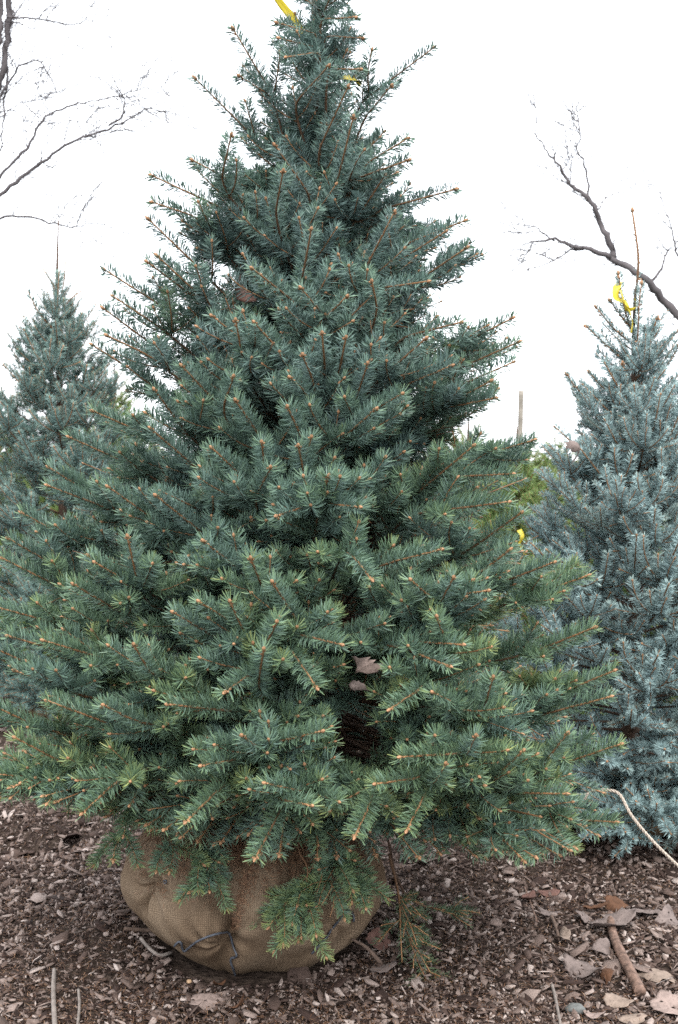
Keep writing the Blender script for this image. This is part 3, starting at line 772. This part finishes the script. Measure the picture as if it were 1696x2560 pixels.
# dead leaves
def leaf_mesh(seed, size, ragged=.12, curl=.5, elong=1.25, lobes=0):
    r = random.Random(seed); n = 26; rings = 7; V = []; T = []
    ph = [r.uniform(0, 6.28) for _ in range(5)]
    out = []
    for i in range(n):
        a = 2 * math.pi * i / n
        rr = 1 + .07 * math.sin(3 * a + ph[0]) + .06 * math.sin(5 * a + ph[1]) + ragged * .7 * r.uniform(-1, 1)
        if lobes: rr *= 1 + .22 * math.cos(lobes * a)
        rr *= (1 - .35 * max(0, math.cos(a)) ** 6 * -1 if False else 1) + .28 * max(0, math.cos(a)) ** 8
        out.append((math.cos(a) * rr * elong, math.sin(a) * rr))
    c1, c2, tw = r.uniform(-1, 1) * curl, r.uniform(.2, 1) * curl * r.choice([-1, 1]), r.uniform(-.5, .5) * curl
    cols = [(0, 0)] + [(x * k / (rings - 1), y * k / (rings - 1)) for k in range(1, rings) for x, y in out]
    for (x, y) in cols:
        z = c1 * x * x * .5 + c2 * y * y * .6 + tw * x * y + .10 * noise.noise(Vector((x * 2.2 + seed, y * 2.2, 0))) + .035 * abs(math.sin(6 * (x - abs(y)))) - .05 * math.exp(-(y / .06) ** 2)
        V.append((x * size, y * size, z * size))
    F = [(0, 1 + i, 1 + (i + 1) % n) for i in range(n)]
    me = bpy.data.meshes.new('dead_leaf')
    for k in range(rings - 2):
        for i in range(n):
            a = 1 + k * n + i; b = 1 + k * n + (i + 1) % n; F.append((a, a + n, b + n, b))
    # a bitten edge and a hole or two
    holes = [(r.uniform(-.7, .9), r.uniform(-.6, .6)) for _ in range(2)] if size > .03 else []
    F = [f for f in F if not any(math.hypot(sum(cols[v][0] for v in f) / len(f) - hx, sum(cols[v][1] for v in f) / len(f) - hy) < .10 for hx, hy in holes)]
    # thickness
    m = len(V); t = .0006
    V2 = V + [(x, y, z - t) for x, y, z in V]
    edges = {}
    for f in F:
        for a, b in zip(f, f[1:] + f[:1]): edges[(a, b)] = 1
    F2 = F + [tuple(v + m for v in f[::-1]) for f in F] + [(b, a, a + m, b + m) for (a, b) in edges if (b, a) not in edges]
    me.from_pydata(V2, [], F2); me.update()
    me.polygons.foreach_set('use_smooth', [True] * len(me.polygons))
    return me
def leafmat(name, col, dark):
    def f(n, b):
        a = tex(n, 45, 6); v = tex(n, 160, 2)
        c = ramp(n, a, [(.25, tuple(c * dark for c in col)), (.5, col), (.8, tuple(min(1, c * 1.25) for c in col))])
        sp = ramp(n, v, [(.30, (.35, .32, .3)), (.40, (1, 1, 1))])
        m = nd(n, 'ShaderNodeMix', data_type='RGBA', blend_type='MULTIPLY'); m.inputs['Factor'].default_value = .8
        n.links.new(c, m.inputs['A']); n.links.new(sp, m.inputs['B']); n.links.new(m.outputs['Result'], b.inputs['Base Color'])
        bump(n, b, a, .5, .004)
    return M(name, f, .75, .25)
ml_grey = leafmat('leaf_grey', (.175, .138, .125), .5); ml_tan = leafmat('leaf_tan', (.235, .18, .145), .6); ml_or = leafmat('leaf_orange', (.10, .048, .026), .5); ml_brown = leafmat('leaf_brown', (.14, .075, .06), .5); ml_pink = leafmat('leaf_pink', (.27, .205, .18), .6)
LV = [  # px, py, size, material, label, yaw, tilt
 (1412, 2155, .062, ml_grey, 'large grey leaf with a hole at the top of the thick stick', .4, .25),
 (1352, 2130, .036, ml_grey, 'curled grey leaf left of the big holed leaf', 1.2, .5),
 (1268, 2122, .030, ml_grey, 'flat pointed grey leaf on the mulch below the drooping skirt tip', -.5, .15),
 (1350, 2260, .045, ml_grey, 'grey speckled leaf lying left of the middle of the stick', -.9, .2),
 (1300, 2180, .030, ml_tan, 'small folded leaf between the chips left of the speckled leaf', 2.0, .6),
 (1395, 2210, .030, ml_grey, 'tilted leaf touching the upper left of the stick', .1, .7),
 (1375, 2115, .03, ml_or, 'dark rust coloured leaf behind the top of the stick', .1, .3),
 (1420, 2105, .032, ml_or, 'orange brown leaf standing up behind the stick', -.2, .8),
 (1485, 2125, .045, ml_grey, 'wide shaded leaf at the right edge under the blue spruce', .2, .3),
 (1545, 2140, .040, ml_grey, 'shaded grey leaf cut by the right edge of the picture', .9, .5),
 (1520, 2260, .055, ml_tan, 'long pale torn leaf right of the thick stick', -.35, .15),
 (1550, 2345, .052, ml_pink, 'big pinkish leaf in the lower right corner', -.5, .25),
 (1400, 2270, .024, ml_or, 'curled orange leaf against the left side of the stick', 1.4, .9),
 (1425, 2330, .034, ml_tan, 'pale leaf below the curled orange leaf', -.2, .25),
 (1375, 2362, .028, ml_pink, 'pink tan leaf right of the blue-grey stone', .8, .3),
 (1460, 2368, .026, ml_tan, 'small square tan leaf at the lower edge', .3, .2),
 (1220, 2090, .030, ml_brown, 'dark brown leaf in shade under the right skirt', .8, .2),
 (1265, 2075, .032, ml_brown, 'dark flat leaf behind the pointed grey leaf', 0, .1),
 (885, 2250, .030, ml_grey, 'flat grey leaf in front of the right side of the burlap ball', .6, .1),
 (872, 2196, .036, ml_brown, 'curled wine red leaf tucked beside the burlap ball', .2, .9),
 (935, 2180, .032, ml_grey, 'grey leaf under the trailing half dead branch', 1.0, .4),
 (965, 2235, .030, ml_grey, 'grey leaf with a dark edge at the end of the trailing branch', 1.6, .3),
 (505, 2290, .017, ml_or, 'small orange leaf under the front of the burlap ball', .6, .6),
 (475, 2325, .045, ml_pink, 'long pale leaf scrap in front of the ball near the lower edge', .1, .15),
 (545, 2345, .020, ml_or, 'orange bit of leaf at the lower edge in front of the ball', .1, .9),
 (160, 1862, .026, ml_tan, 'tan leaf on the mulch below the left end of the skirt', .3, .4),
 (1390, 2385, .020, ml_grey, 'little grey leaf near the lower edge below the pink tan leaf', .3, .4),
]
for q, (px, py, sz, mt, lab, yaw, tl) in enumerate(LV):
    me = leaf_mesh(q * 7 + 3, sz * .86, ragged=.18, elong=(1.2 if q % 3 else 1.6) if sz < .05 else 1.25, curl=.55 if tl < .5 else .9)
    o = link('dead_leaf', me, mt); g_ = ground_at(px, py); o.location = (g_[0], g_[1], g_[2] + .016 + sz * math.sin(tl) * .5)
    o.rotation_euler = (tl * (1 if q % 2 else -.6), tl * .4 * (1 if q % 3 else -1), yaw)
    tag(o, lab, 'leaf', 'dead leaves on the mulch')
# leaves caught in the branches
for q, (px, py, Y, sz, mt, lab, rot) in enumerate([
    (825, 1538, 3.02, .017, ml_pink, 'pale pink leaf hanging in the lower middle of the big spruce', (1.4, .5, 1.3)),
    (818, 1582, 3.03, .012, ml_grey, 'grey brown leaf hanging just below the pale pink leaf', (1.3, .2, -.6)),
    (560, 668, 3.50, .019, ml_brown, 'dark crumpled leaf caught in the upper left of the crown', (1.2, 1.2, .3)),
    (632, 893, 3.42, .024, ml_brown, 'dark brown leaf caught deep in the middle of the crown', (1.3, .8, .3)),
    (1338, 1030, 4.62, .020, ml_grey, 'curled grey leaf caught on the blue spruce', (1.1, .7, .3))]):
    o = link('dead_leaf', leaf_mesh(q + 301, sz, ragged=.25, elong=1.9, curl=1.5), mt); o.location = at(px, py, Y); o.rotation_euler = rot
    tag(o, lab, 'leaf', 'dead leaves caught in the trees')

# ------------------------------------------------------------------ ribbons and rope
def ribbon(pts, width, mat, lab, name='ribbon', twist=0.6, wdir=(1, 0, 0)):
    P = smooth_poly(pts, .012); n = len(P); T = norm(np.gradient(P, axis=0))
    c = P.mean(0); w0 = np.array(wdir, float)
    W = norm(np.array([w0 * math.cos(twist * i / n * 3) + np.array([0, 1, 0]) * math.sin(twist * i / n * 3) for i in range(n)]))
    W = norm(W - T * np.sum(W * T, 1, keepdims=True)); N = np.cross(T, W)
    wd = np.interp(np.arange(n), [0, n * .5, n - 1], width)[:, None]
    t = .0004; V = []
    for s_ in (1, -1):
        for u in (-.5, -.17, .17, .5):
            V.append(P - c + W * wd * u + N * (t * s_ + .25 * wd * (abs(u) * 2) ** 2 * .4))
    V = np.stack(V, 1).reshape(-1, 3); ix = [0, 1, 2, 3, 7, 6, 5, 4]
    i = np.arange(n - 1)[:, None] * 8
    F = np.concatenate([i + np.array([[ix[k], ix[(k + 1) % 8], ix[(k + 1) % 8] + 8, ix[k] + 8]]) for k in range(8)])
    o = link(name, new_mesh(name, V, F, 4, None, True), mat); o.location = c
    return tag(o, lab, 'ribbon')
def ribf(n, b):
    b.inputs['Base Color'].default_value = (.76, .64, .09, 1)
    tr = n.nodes.new('ShaderNodeBsdfTranslucent'); tr.inputs[0].default_value = (.9, .78, .08, 1)
    mx = n.nodes.new('ShaderNodeMixShader'); mx.inputs[0].default_value = .4
    n.links.new(b.outputs[0], mx.inputs[1]); n.links.new(tr.outputs[0], mx.inputs[2]); n.links.new(mx.outputs[0], n.nodes['Material Output'].inputs[0])
m_rib = M('yellow_tape', ribf, .35, .4)
Y = 3.86
ribbon([at(630, -20, 3.58), at(652, 12, 3.60), at(674, 40, 3.62), at(692, 66, 3.64), at(703, 95, 3.66), at(714, 130, 3.68), at(718, 150, 3.70)], [.018, .028, .018], m_rib, 'yellow plastic tape trailing down near the top of the big spruce')
ribbon([at(745, 172, 3.76), at(775, 176, 3.70), at(800, 180, 3.68), at(825, 184, 3.74), at(835, 195, 3.82)], [.02, .026, .02], m_rib, 'yellow tape tied round the trunk of the big spruce among its needles', wdir=(0, 0, 1))

def rope():
    P = smooth_poly([at(1368, 1828, 4.12), at(1400, 1826, 4.08), at(1432, 1836, 4.05), at(1460, 1885, 4.02), at(1510, 1945, 4.0), at(1575, 2008, 4.0), at(1640, 2062, 4.0)], .004)
    c = P[0].copy(); s = Soup(); T = norm(np.gradient(P, axis=0)); n = len(P)
    A = norm(np.cross(T, np.array([0, 1., 0]))); B = np.cross(T, A); L = np.arange(n) * .004
    for k in range(3):
        ph = L / .022 * 2 * math.pi / 1.0 * .55 + k * 2.094
        tube(s, P - c + .0032 * (np.cos(ph)[:, None] * A + np.sin(ph)[:, None] * B), .0026, .0026, 6)
    rr = np.random.default_rng(4)
    for q in range(16):      # frayed end
        e = P[0] - c; d = norm(np.array([-1, rr.normal(0, .3), -.9 + rr.normal(0, .35)])); L_ = rr.uniform(.02, .055)
        tube(s, arc(e, d, norm(d + UP * rr.normal(0, .5)), L_, .01), .0010, .0006, 4)
    o = link('rope', s.mesh('rope'), plain((.50, .43, .36), .25, 200, .9, .5, name='rope_fibre')); o.location = c
    tag(o, 'pale frayed twisted rope hanging from the blue spruce to the right edge', 'rope')
rope()

# ------------------------------------------------------------------ the other conifers, from a few grown branches
def proto(seed, L, **kw):
    g_ = dict(dens=1300, nlen=.027, nw=.0030, segs=1, taz=2.5, lean=58); mo = kw.pop('mo', 2); seg = kw.pop('seg', .19); upc = kw.pop('upc', .8); tint = kw.pop('tint', .25); lat = kw.pop('latf', .50)
    bud = kw.pop('bud', .7)
    g_.update(kw); S = Spray(np.random.default_rng(seed), **g_)
    P = smooth_poly(np.array([[0, 0, 0], [L * .5, .02 * L, -.03 * L], [L * .97, 0, .06 * L]]), .02)
    grow(S, P, .003 + .004 * L, tint, seg=seg, latf=lat, maxlat=.24, inner=.18, upc=upc, budscale=bud, maxo=mo)
    return (wood_mesh(S), S.needles_mesh('needle_mass'))
def place_proto(pr, root, mats, loc, az, el, scale, roll=0, name='branch'):
    """copies share the mesh data; materials sit on the object so every kind of tree keeps its own colour"""
    mtx = Matrix.Rotation(az, 4, 'Z') @ Matrix.Rotation(-el, 4, 'Y') @ Matrix.Rotation(roll, 4, 'X')
    objs = []
    for nm, me, mt in zip((name, 'needles'), pr, mats):
        if me is None: continue
        if len(me.materials) == 0: me.materials.append(mt)
        o = bpy.data.objects.new(nm, me); C.objects.link(o)
        if nm == 'needles': o.material_slots[0].link = 'OBJECT'; o.material_slots[0].material = mt
        if nm == name: o.parent = root; o.location = loc; o.rotation_euler = mtx.to_euler(); o.scale = (scale,) * 3; b = o
        else: o.parent = b
        objs.append(o)
    return b
protos = [proto(500 + i, L) for i, L in enumerate((.18, .30, .30, .45, .45, .60, .60))]
PL = [.18, .30, .30, .45, .45, .60, .60]
def conifer(name, X, Y, z0, H, prof, n, mats, seed, slopef, leader, lab, cat='spruce tree', group=None, P_=protos, PL_=PL, lowroot=.30, trunk_r=.04, ball=True, halfback=.5, lead_needles=True):
    r = np.random.default_rng(seed)
    root = empty(name, (X, Y, z0), label=lab, cat=cat, group=group)
    s = Soup(); zz = np.linspace(.2, H, 30)
    tube(s, np.array([[.01 * math.sin(z * 3 + seed), .01 * math.cos(z * 4), z] for z in zz]), np.interp(zz, [0, H * .8, H - leader, H], [trunk_r, .012, .008, .003]), n=10, bumps=.06)
    part_ = link('trunk', s.mesh('trunk'), m_trunk if not lead_needles else m_twig, root)
    for k in range(n):
        u = (k + .5) / n
        z = lowroot + (H - leader - lowroot) * (1 - (1 - u) ** .92)
        sl = float(np.interp(z / H, [0, .3, .7, 1], slopef)); el = math.atan(sl) + r.normal(0, .07)
        az = k * gold + r.normal(0, .25)
        L = float(np.interp(z + .1, [a for a, _ in prof], [b for _, b in prof])) * r.uniform(.86, 1.08) / math.cos(el)
        if L < .05: continue
        ok = [i for i in range(len(PL_)) if .6 < L / PL_[i] < 1.65] or [int(np.argmin([abs(L - p) for p in PL_]))]
        i = ok[int(r.integers(len(ok)))]
        place_proto(P_[i], root, mats, (.01 * math.sin(z * 3 + seed), .01 * math.cos(z * 4), z), az, el, L / PL_[i], r.uniform(-.5, .5))
    for k in range(40):
        az = k * gold + 1; L = prof[0][1] * r.uniform(.75, 1.12); i = 5 + k % 2 if len(PL_) > 6 else 0
        place_proto(P_[i], root, mats, (0, 0, r.uniform(.20, .36)), az, -r.uniform(.10, .36), L / PL_[i], r.uniform(-.4, .4))
    return root
mats_b = (m_twig, m_blue, m_bud); mats_f = (m_twig, m_far, m_bud); mats_g = (m_twig, m_fir, m_bud)
# blue spruce at the right
RX, RY = at(1468, 1000, 4.95)[0], 4.95
right = conifer('spruce_tree', RX, RY, 0, 2.16, [(.3, .68), (.6, .68), (1.0, .56), (1.3, .44), (1.6, .31), (1.94, .16), (2.2, .10)], 150, mats_b, 11, [-.35, .35, .7, .9], .22,
        'blue spruce with powdery blue needles behind the big one, cut by the right edge')
# its bare leader with the side shoots by the yellow tape
for pts, rr_ in (([(1465, 780), (1468, 700), (1476, 600), (1462, 485)], .007), ([(1470, 790), (1450, 735), (1437, 680), (1430, 632)], .0045), ([(1470, 860), (1475, 770), (1478, 700), (1483, 655)], .0045),
                 ([(1468, 800), (1420, 760), (1378, 710)], .0045), ([(1460, 850), (1405, 800), (1356, 755)], .0045), ([(1470, 810), (1505, 770), (1520, 735)], .0045), ([(1475, 850), (1530, 800), (1568, 765)], .0045),
                 ([(1470, 770), (1440, 735), (1410, 695)], .004), ([(1475, 900), (1530, 860), (1570, 800)], .0045), ([(1460, 930), (1400, 900), (1362, 860)], .0045), ([(1460, 940), (1350, 910), (1310, 865)], .0045), ([(1475, 960), (1450, 880), (1440, 840)], .0045)):
    S = Spray(np.random.default_rng(int(pts[-1][0])), dens=1500, nlen=.028, nw=.0030, segs=1, taz=2.4, lean=52)
    Pl = smooth_poly([at(x, y, 4.93 - .02 * i) for i, (x, y) in enumerate(pts)], .02) - np.array([RX, RY, 0])
    if rr_ > .006: S.dens = 260
    S.shoot(Pl, rr_, rr_ * .5, .3, budscale=1.3)
    for q in range(5):
        i = int(S.rng.integers(len(Pl) // 3, len(Pl))); S.budat(Pl[i] + S.rng.normal(size=3) * .004, norm(Pl[-1] - Pl[-2] + S.rng.normal(size=3) * .6), .0045)
    put_branch(S, right, m_blue)
ribbon([at(1438, 652, 4.90), at(1424, 668, 4.87), at(1424, 690, 4.86), at(1444, 700, 4.86), at(1455, 722, 4.86), at(1461, 745, 4.87), at(1458, 768, 4.88)], [.028, .034, .018], m_rib, 'yellow tape tied to the leading shoots of the blue spruce', wdir=(1, 0, .4))
ribbon([at(1431, 662, 4.89), at(1440, 690, 4.85), at(1452, 715, 4.87), at(1470, 712, 4.90), at(1468, 690, 4.9)], [.02, .026, .012], m_rib, 'short loop of yellow tape beside the longer one on the blue spruce', wdir=(.6, 0, -.8))
def small_ball(x, y, rad, h, root):
    s = Soup(); n = 60; V = []; 
    for j in range(24):
        th = -math.pi / 2 + math.pi * j / 23
        for i in range(n):
            ph = 2 * math.pi * i / n; q = Vector((math.cos(ph), math.sin(ph), math.sin(th)))
            f = 1 + .06 * noise.noise(q * 2.5 + Vector((x, y, 0))) + .03 * noise.noise(q * 7)
            V.append((abs(math.cos(th)) ** .6 * rad * f * math.cos(ph), abs(math.cos(th)) ** .6 * rad * f * math.sin(ph), h / 2 + h / 2 * math.sin(th) * f))
    i, j = np.meshgrid(np.arange(n), np.arange(23)); i = i.ravel(); j = j.ravel()
    me = new_mesh('burlap', np.array(V), np.stack([j * n + i, j * n + (i + 1) % n, (j + 1) * n + (i + 1) % n, (j + 1) * n + i], 1), 4, None, True)
    return link('root_ball', me, plain((.17, .12, .07), .3, 30, .95, .4, name='far_burlap'), root)
small_ball(0, 0, .26, .14, right)
# misty blue spruce at the left
LX = at(138, 800, 7.0)[0]
left = conifer('spruce_tree', LX, 7.0, 0, 2.82, [(.3, .60), (.8, .55), (1.4, .52), (1.8, .38), (2.1, .28), (2.4, .12), (2.6, .05)], 130, mats_f, 23, [-.3, .4, .9, 1.5], .32,
        'pale spruce out of focus at the left with a thin bare leading shoot')
for pts in ([(140, 690), (118, 650), (100, 622)], [(142, 680), (150, 640), (151, 595)], [(140, 720), (165, 690), (193, 640 + 30)]):
    S = Spray(np.random.default_rng(int(pts[-1][0])), dens=250, nlen=.012, nw=.002, segs=1)
    S.shoot(smooth_poly([at(x, y, 7.0) for x, y in pts], .02) - np.array([LX, 7.0, 0]), .004, .003, .4, budscale=.8); put_branch(S, left, m_far)
small_ball(0, 0, .26, .14, left)
# green firs farther off
def fir(px, ptop, Y, rad, seed, lab, tilt=1., n=80, grp='green firs in the row behind'):
    p = at(px, ptop, Y); H = p[2]
    t = conifer('fir_tree', p[0], Y, 0, H, [(.2, rad), (H * .4, rad * .85), (H * .7, rad * .45), (H * .9, rad * .16), (H, .05)], n, mats_g, seed, [-.2, .25, .6, 1.2], .12, lab, 'fir tree', grp)
    small_ball(0, 0, .28, .24, t); return t
fir(1200, 985, 7.0, .75, 31, 'green fir in the gap between the big spruce and the blue spruce')
fir(1085, 960, 9.0, .9, 32, 'green fir just behind the right side of the big spruce')
fir(262, 835, 8.6, .9, 33, 'yellowish green fir showing between the pale spruce and the big spruce')
fir(1290, 1060, 9.4, .8, 34, 'green fir behind the left side of the blue spruce')
fir(-10, 880, 9.0, .8, 35, 'fir at the left edge behind the pale spruce')
fir(620, 900, 9.5, 1.0, 36, 'fir hidden behind the middle of the big spruce')
fir(880, 1000, 8.2, .9, 37, 'fir seen through gaps low in the big spruce')
fir(420, 1050, 7.8, .9, 38, 'fir seen through gaps at the left of the big spruce')
fir(1480, 900, 8.0, .9, 39, 'fir hidden behind the blue spruce')
# distant row closing the view
Yf = 14
for q, (px, top) in enumerate([(-120, 960), (60, 1000), (200, 980), (350, 1010), (520, 990), (700, 1000), (860, 1020), (1010, 1010), (1150, 1010), (1225, 1015), (1285, 1000), (1400, 1010), (1530, 1000), (1680, 980)]):
    fir(px, top, Yf + (q % 3) * 1.2, 1.15, 60 + q, 'small blurred fir in the far row closing the nursery', n=46, grp='firs in the far row')

# wooden stake
p = at(1205, 903, 8.3); b_ = at(1200, 1060, 8.3); s = Soup(); dx = b_[0] - p[0]
foot = np.array([p[0] + dx * (p[2] / (p[2] - b_[2])), 8.3, -.02])
Pst = smooth_poly([foot, (foot + p) / 2 + np.array([.008, 0, 0]), p], .04); tube(s, Pst - foot, .021, .017, 12, bumps=.04)
o = link('wooden_stake', s.mesh('stake'), plain((.26, .235, .20), .25, 20, .9, .3, name='stake_wood')); o.location = foot
tag(o, 'grey wooden stake standing up between the two spruces', 'stake')
ribbon([at(1200, 1225, 6.7), at(1207, 1240, 6.68), at(1200, 1258, 6.68), at(1208, 1275, 6.66), at(1212, 1282, 6.66)], [.03, .025, .05], m_rib, 'yellow tape hanging on the green fir in the gap')
ribbon([at(1068, 1218, 6.9), at(1073, 1226, 6.9), at(1076, 1232, 6.9)], [.02, .03, .02], m_rib, 'small yellow tag glimpsed through the right side of the big spruce')
ribbon([at(946, 1240, 5.9), at(952, 1250, 5.9), at(955, 1262, 5.9)], [.02, .03, .02], m_rib, 'tiny yellow tag glimpsed deep in the big spruce left of the other tag')

# ------------------------------------------------------------------ bare trees against the sky
def bare_tree(Y, trunkpts, limbs, seed, lab, wscale=1.):
    r = np.random.default_rng(seed)
    T = smooth_poly([at(x, y, Y) for x, y in trunkpts], .1); foot = np.array([T[0][0], Y, 0])
    root = empty('bare_tree', foot, label=lab, cat='bare tree')
    T = np.vstack([foot, T]); s = Soup(); tube(s, smooth_poly(T, .1) - foot, .12, .03, 12, bumps=.04); link('trunk', s.mesh('trunk'), m_bare, root)
    for pts, w0, w1 in limbs:
        s = Soup(); P = smooth_poly([at(x, y, Y + .0 * k) + np.array([0, r.normal(0, .02), 0]) for k, (x, y) in enumerate(pts)], .05)
        P = P + r.normal(0, .006, P.shape)
        pxm = K * Y / FPX / 2
        tube(s, P - foot, w0 * pxm, w1 * pxm, 7, bumps=.10)
        L = len(P)
        for _ in range(int(L * 1.1)):
            i = int(r.integers(int(L * .25), L)); d = norm(P[min(i + 1, L - 1)] - P[max(i - 1, 0)] + 1e-6)
            sd = norm(np.array([d[2], r.normal(0, .4), -d[0]])) * r.choice([-1, 1])
            if r.random() < .6: sd = norm(sd + UP * .8)
            ln = r.uniform(.05, .50) * (.4 + .6 * i / L) ; rr0 = 1.7 * pxm
            Q = arc(P[i] - foot, norm(d * .5 + sd), norm(d + sd * .4 + r.normal(0, .3, 3)), ln, .03) + 0
            Q[1:] += r.normal(0, .004, Q[1:].shape); tube(s, Q, rr0, rr0 * .75, 4)
            if ln > .12:
                for _k in range(4):
                    j = int(r.integers(1, len(Q))); tube(s, arc(Q[j], norm(d + r.normal(0, .7, 3)), norm(d + r.normal(0, .4, 3)), ln * .4, .03), rr0 * .7, rr0 * .4, 4)
        link('branch', s.mesh('branch'), m_bare, root)
bare_tree(8.5, [(-60, 900), (-70, 500), (-60, 100), (-40, -200)], [
    ([(-60, 520), (0, 455), (50, 412), (110, 365), (180, 325), (250, 295), (310, 268), (350, 252)], 11, 3),
    ([(350, 252), (380, 260), (415, 265)], 2.5, 1.2),
    ([(-60, 480), (0, 408), (60, 340), (100, 285), (130, 260), (170, 245), (210, 235), (260, 224), (330, 208), (385, 196)], 8, 1.5),
    ([(-70, 540), (0, 507), (40, 499), (85, 505), (130, 520), (165, 526), (200, 519), (240, 520), (300, 541)], 7, 1.5),
    ([(-60, 700), (-30, 320), (8, 150), (20, 60), (16, -40)], 18, 14),
    ([(-60, 640), (-28, 250), (-2, 110), (4, -40)], 14, 10),
    ([(12, 130), (12, 200), (9, 260), (5, 347)], 6, 3),
    ([(20, 45), (60, 42), (105, 42), (150, 50), (200, 48), (235, 40), (255, 30)], 5, 1.5),
    ([(22, 50), (45, 55), (65, 60)], 4, 2),
    ([(-50, 330), (0, 225), (25, 180), (50, 158), (85, 142), (105, 158), (120, 185), (130, 215)], 7, 2.5),
    ([(-60, 330), (0, 278), (40, 248), (70, 232), (105, 218)], 4, 1.5),
    ([(255, 292), (275, 272), (288, 250), (288, 225), (270, 200), (255, 170), (248, 140)], 5, 1.5),
    ([(110, 287), (150, 282), (190, 281), (215, 286), (235, 298)], 3, 1.5),
    ([(175, 525), (190, 540), (200, 560)], 1.5, 1),
    ([(138, 520), (134, 500), (130, 472)], 1.5, 1)], 41, 'bare leafless tree whose dark branches reach in from the left edge')
bare_tree(9.0, [(1690, 1100), (1680, 850), (1700, 500), (1690, 200)], [
    ([(1690, 830), (1600, 760), (1568, 728), (1540, 700), (1500, 655), (1455, 622), (1410, 595)], 25, 14),
    ([(1410, 595), (1375, 583), (1345, 576), (1285, 555), (1260, 553), (1235, 558), (1205, 570)], 14, 2),
    ([(1285, 555), (1265, 540), (1245, 530), (1215, 522), (1185, 517)], 4.5, 1.5),
    ([(1345, 576), (1320, 580), (1300, 590), (1270, 607), (1240, 617), (1210, 628), (1195, 640)], 4.5, 1.5),
    ([(1418, 598), (1415, 575), (1400, 545), (1385, 510), (1370, 480), (1350, 452), (1325, 430), (1305, 405), (1285, 375), (1265, 350), (1245, 320), (1232, 300)], 17, 2),
    ([(1360, 468), (1360, 430), (1356, 395), (1345, 370), (1335, 345), (1340, 310), (1335, 270), (1330, 235)], 6, 1.5),
    ([(1375, 495), (1390, 470), (1408, 455), (1425, 447), (1455, 446)], 3.5, 2),
    ([(1318, 425), (1322, 395), (1318, 365), (1310, 330), (1303, 290)], 3, 1.2),
    ([(1505, 652), (1525, 630), (1545, 580)], 8, 3),
    ([(1600, 640), (1565, 580), (1548, 520), (1530, 460), (1522, 425)], 5, 2)], 42, 'bare leafless tree with a thick grey limb reaching in from the right')

print('vertices', sum(len(m.vertices) for m in bpy.data.meshes))
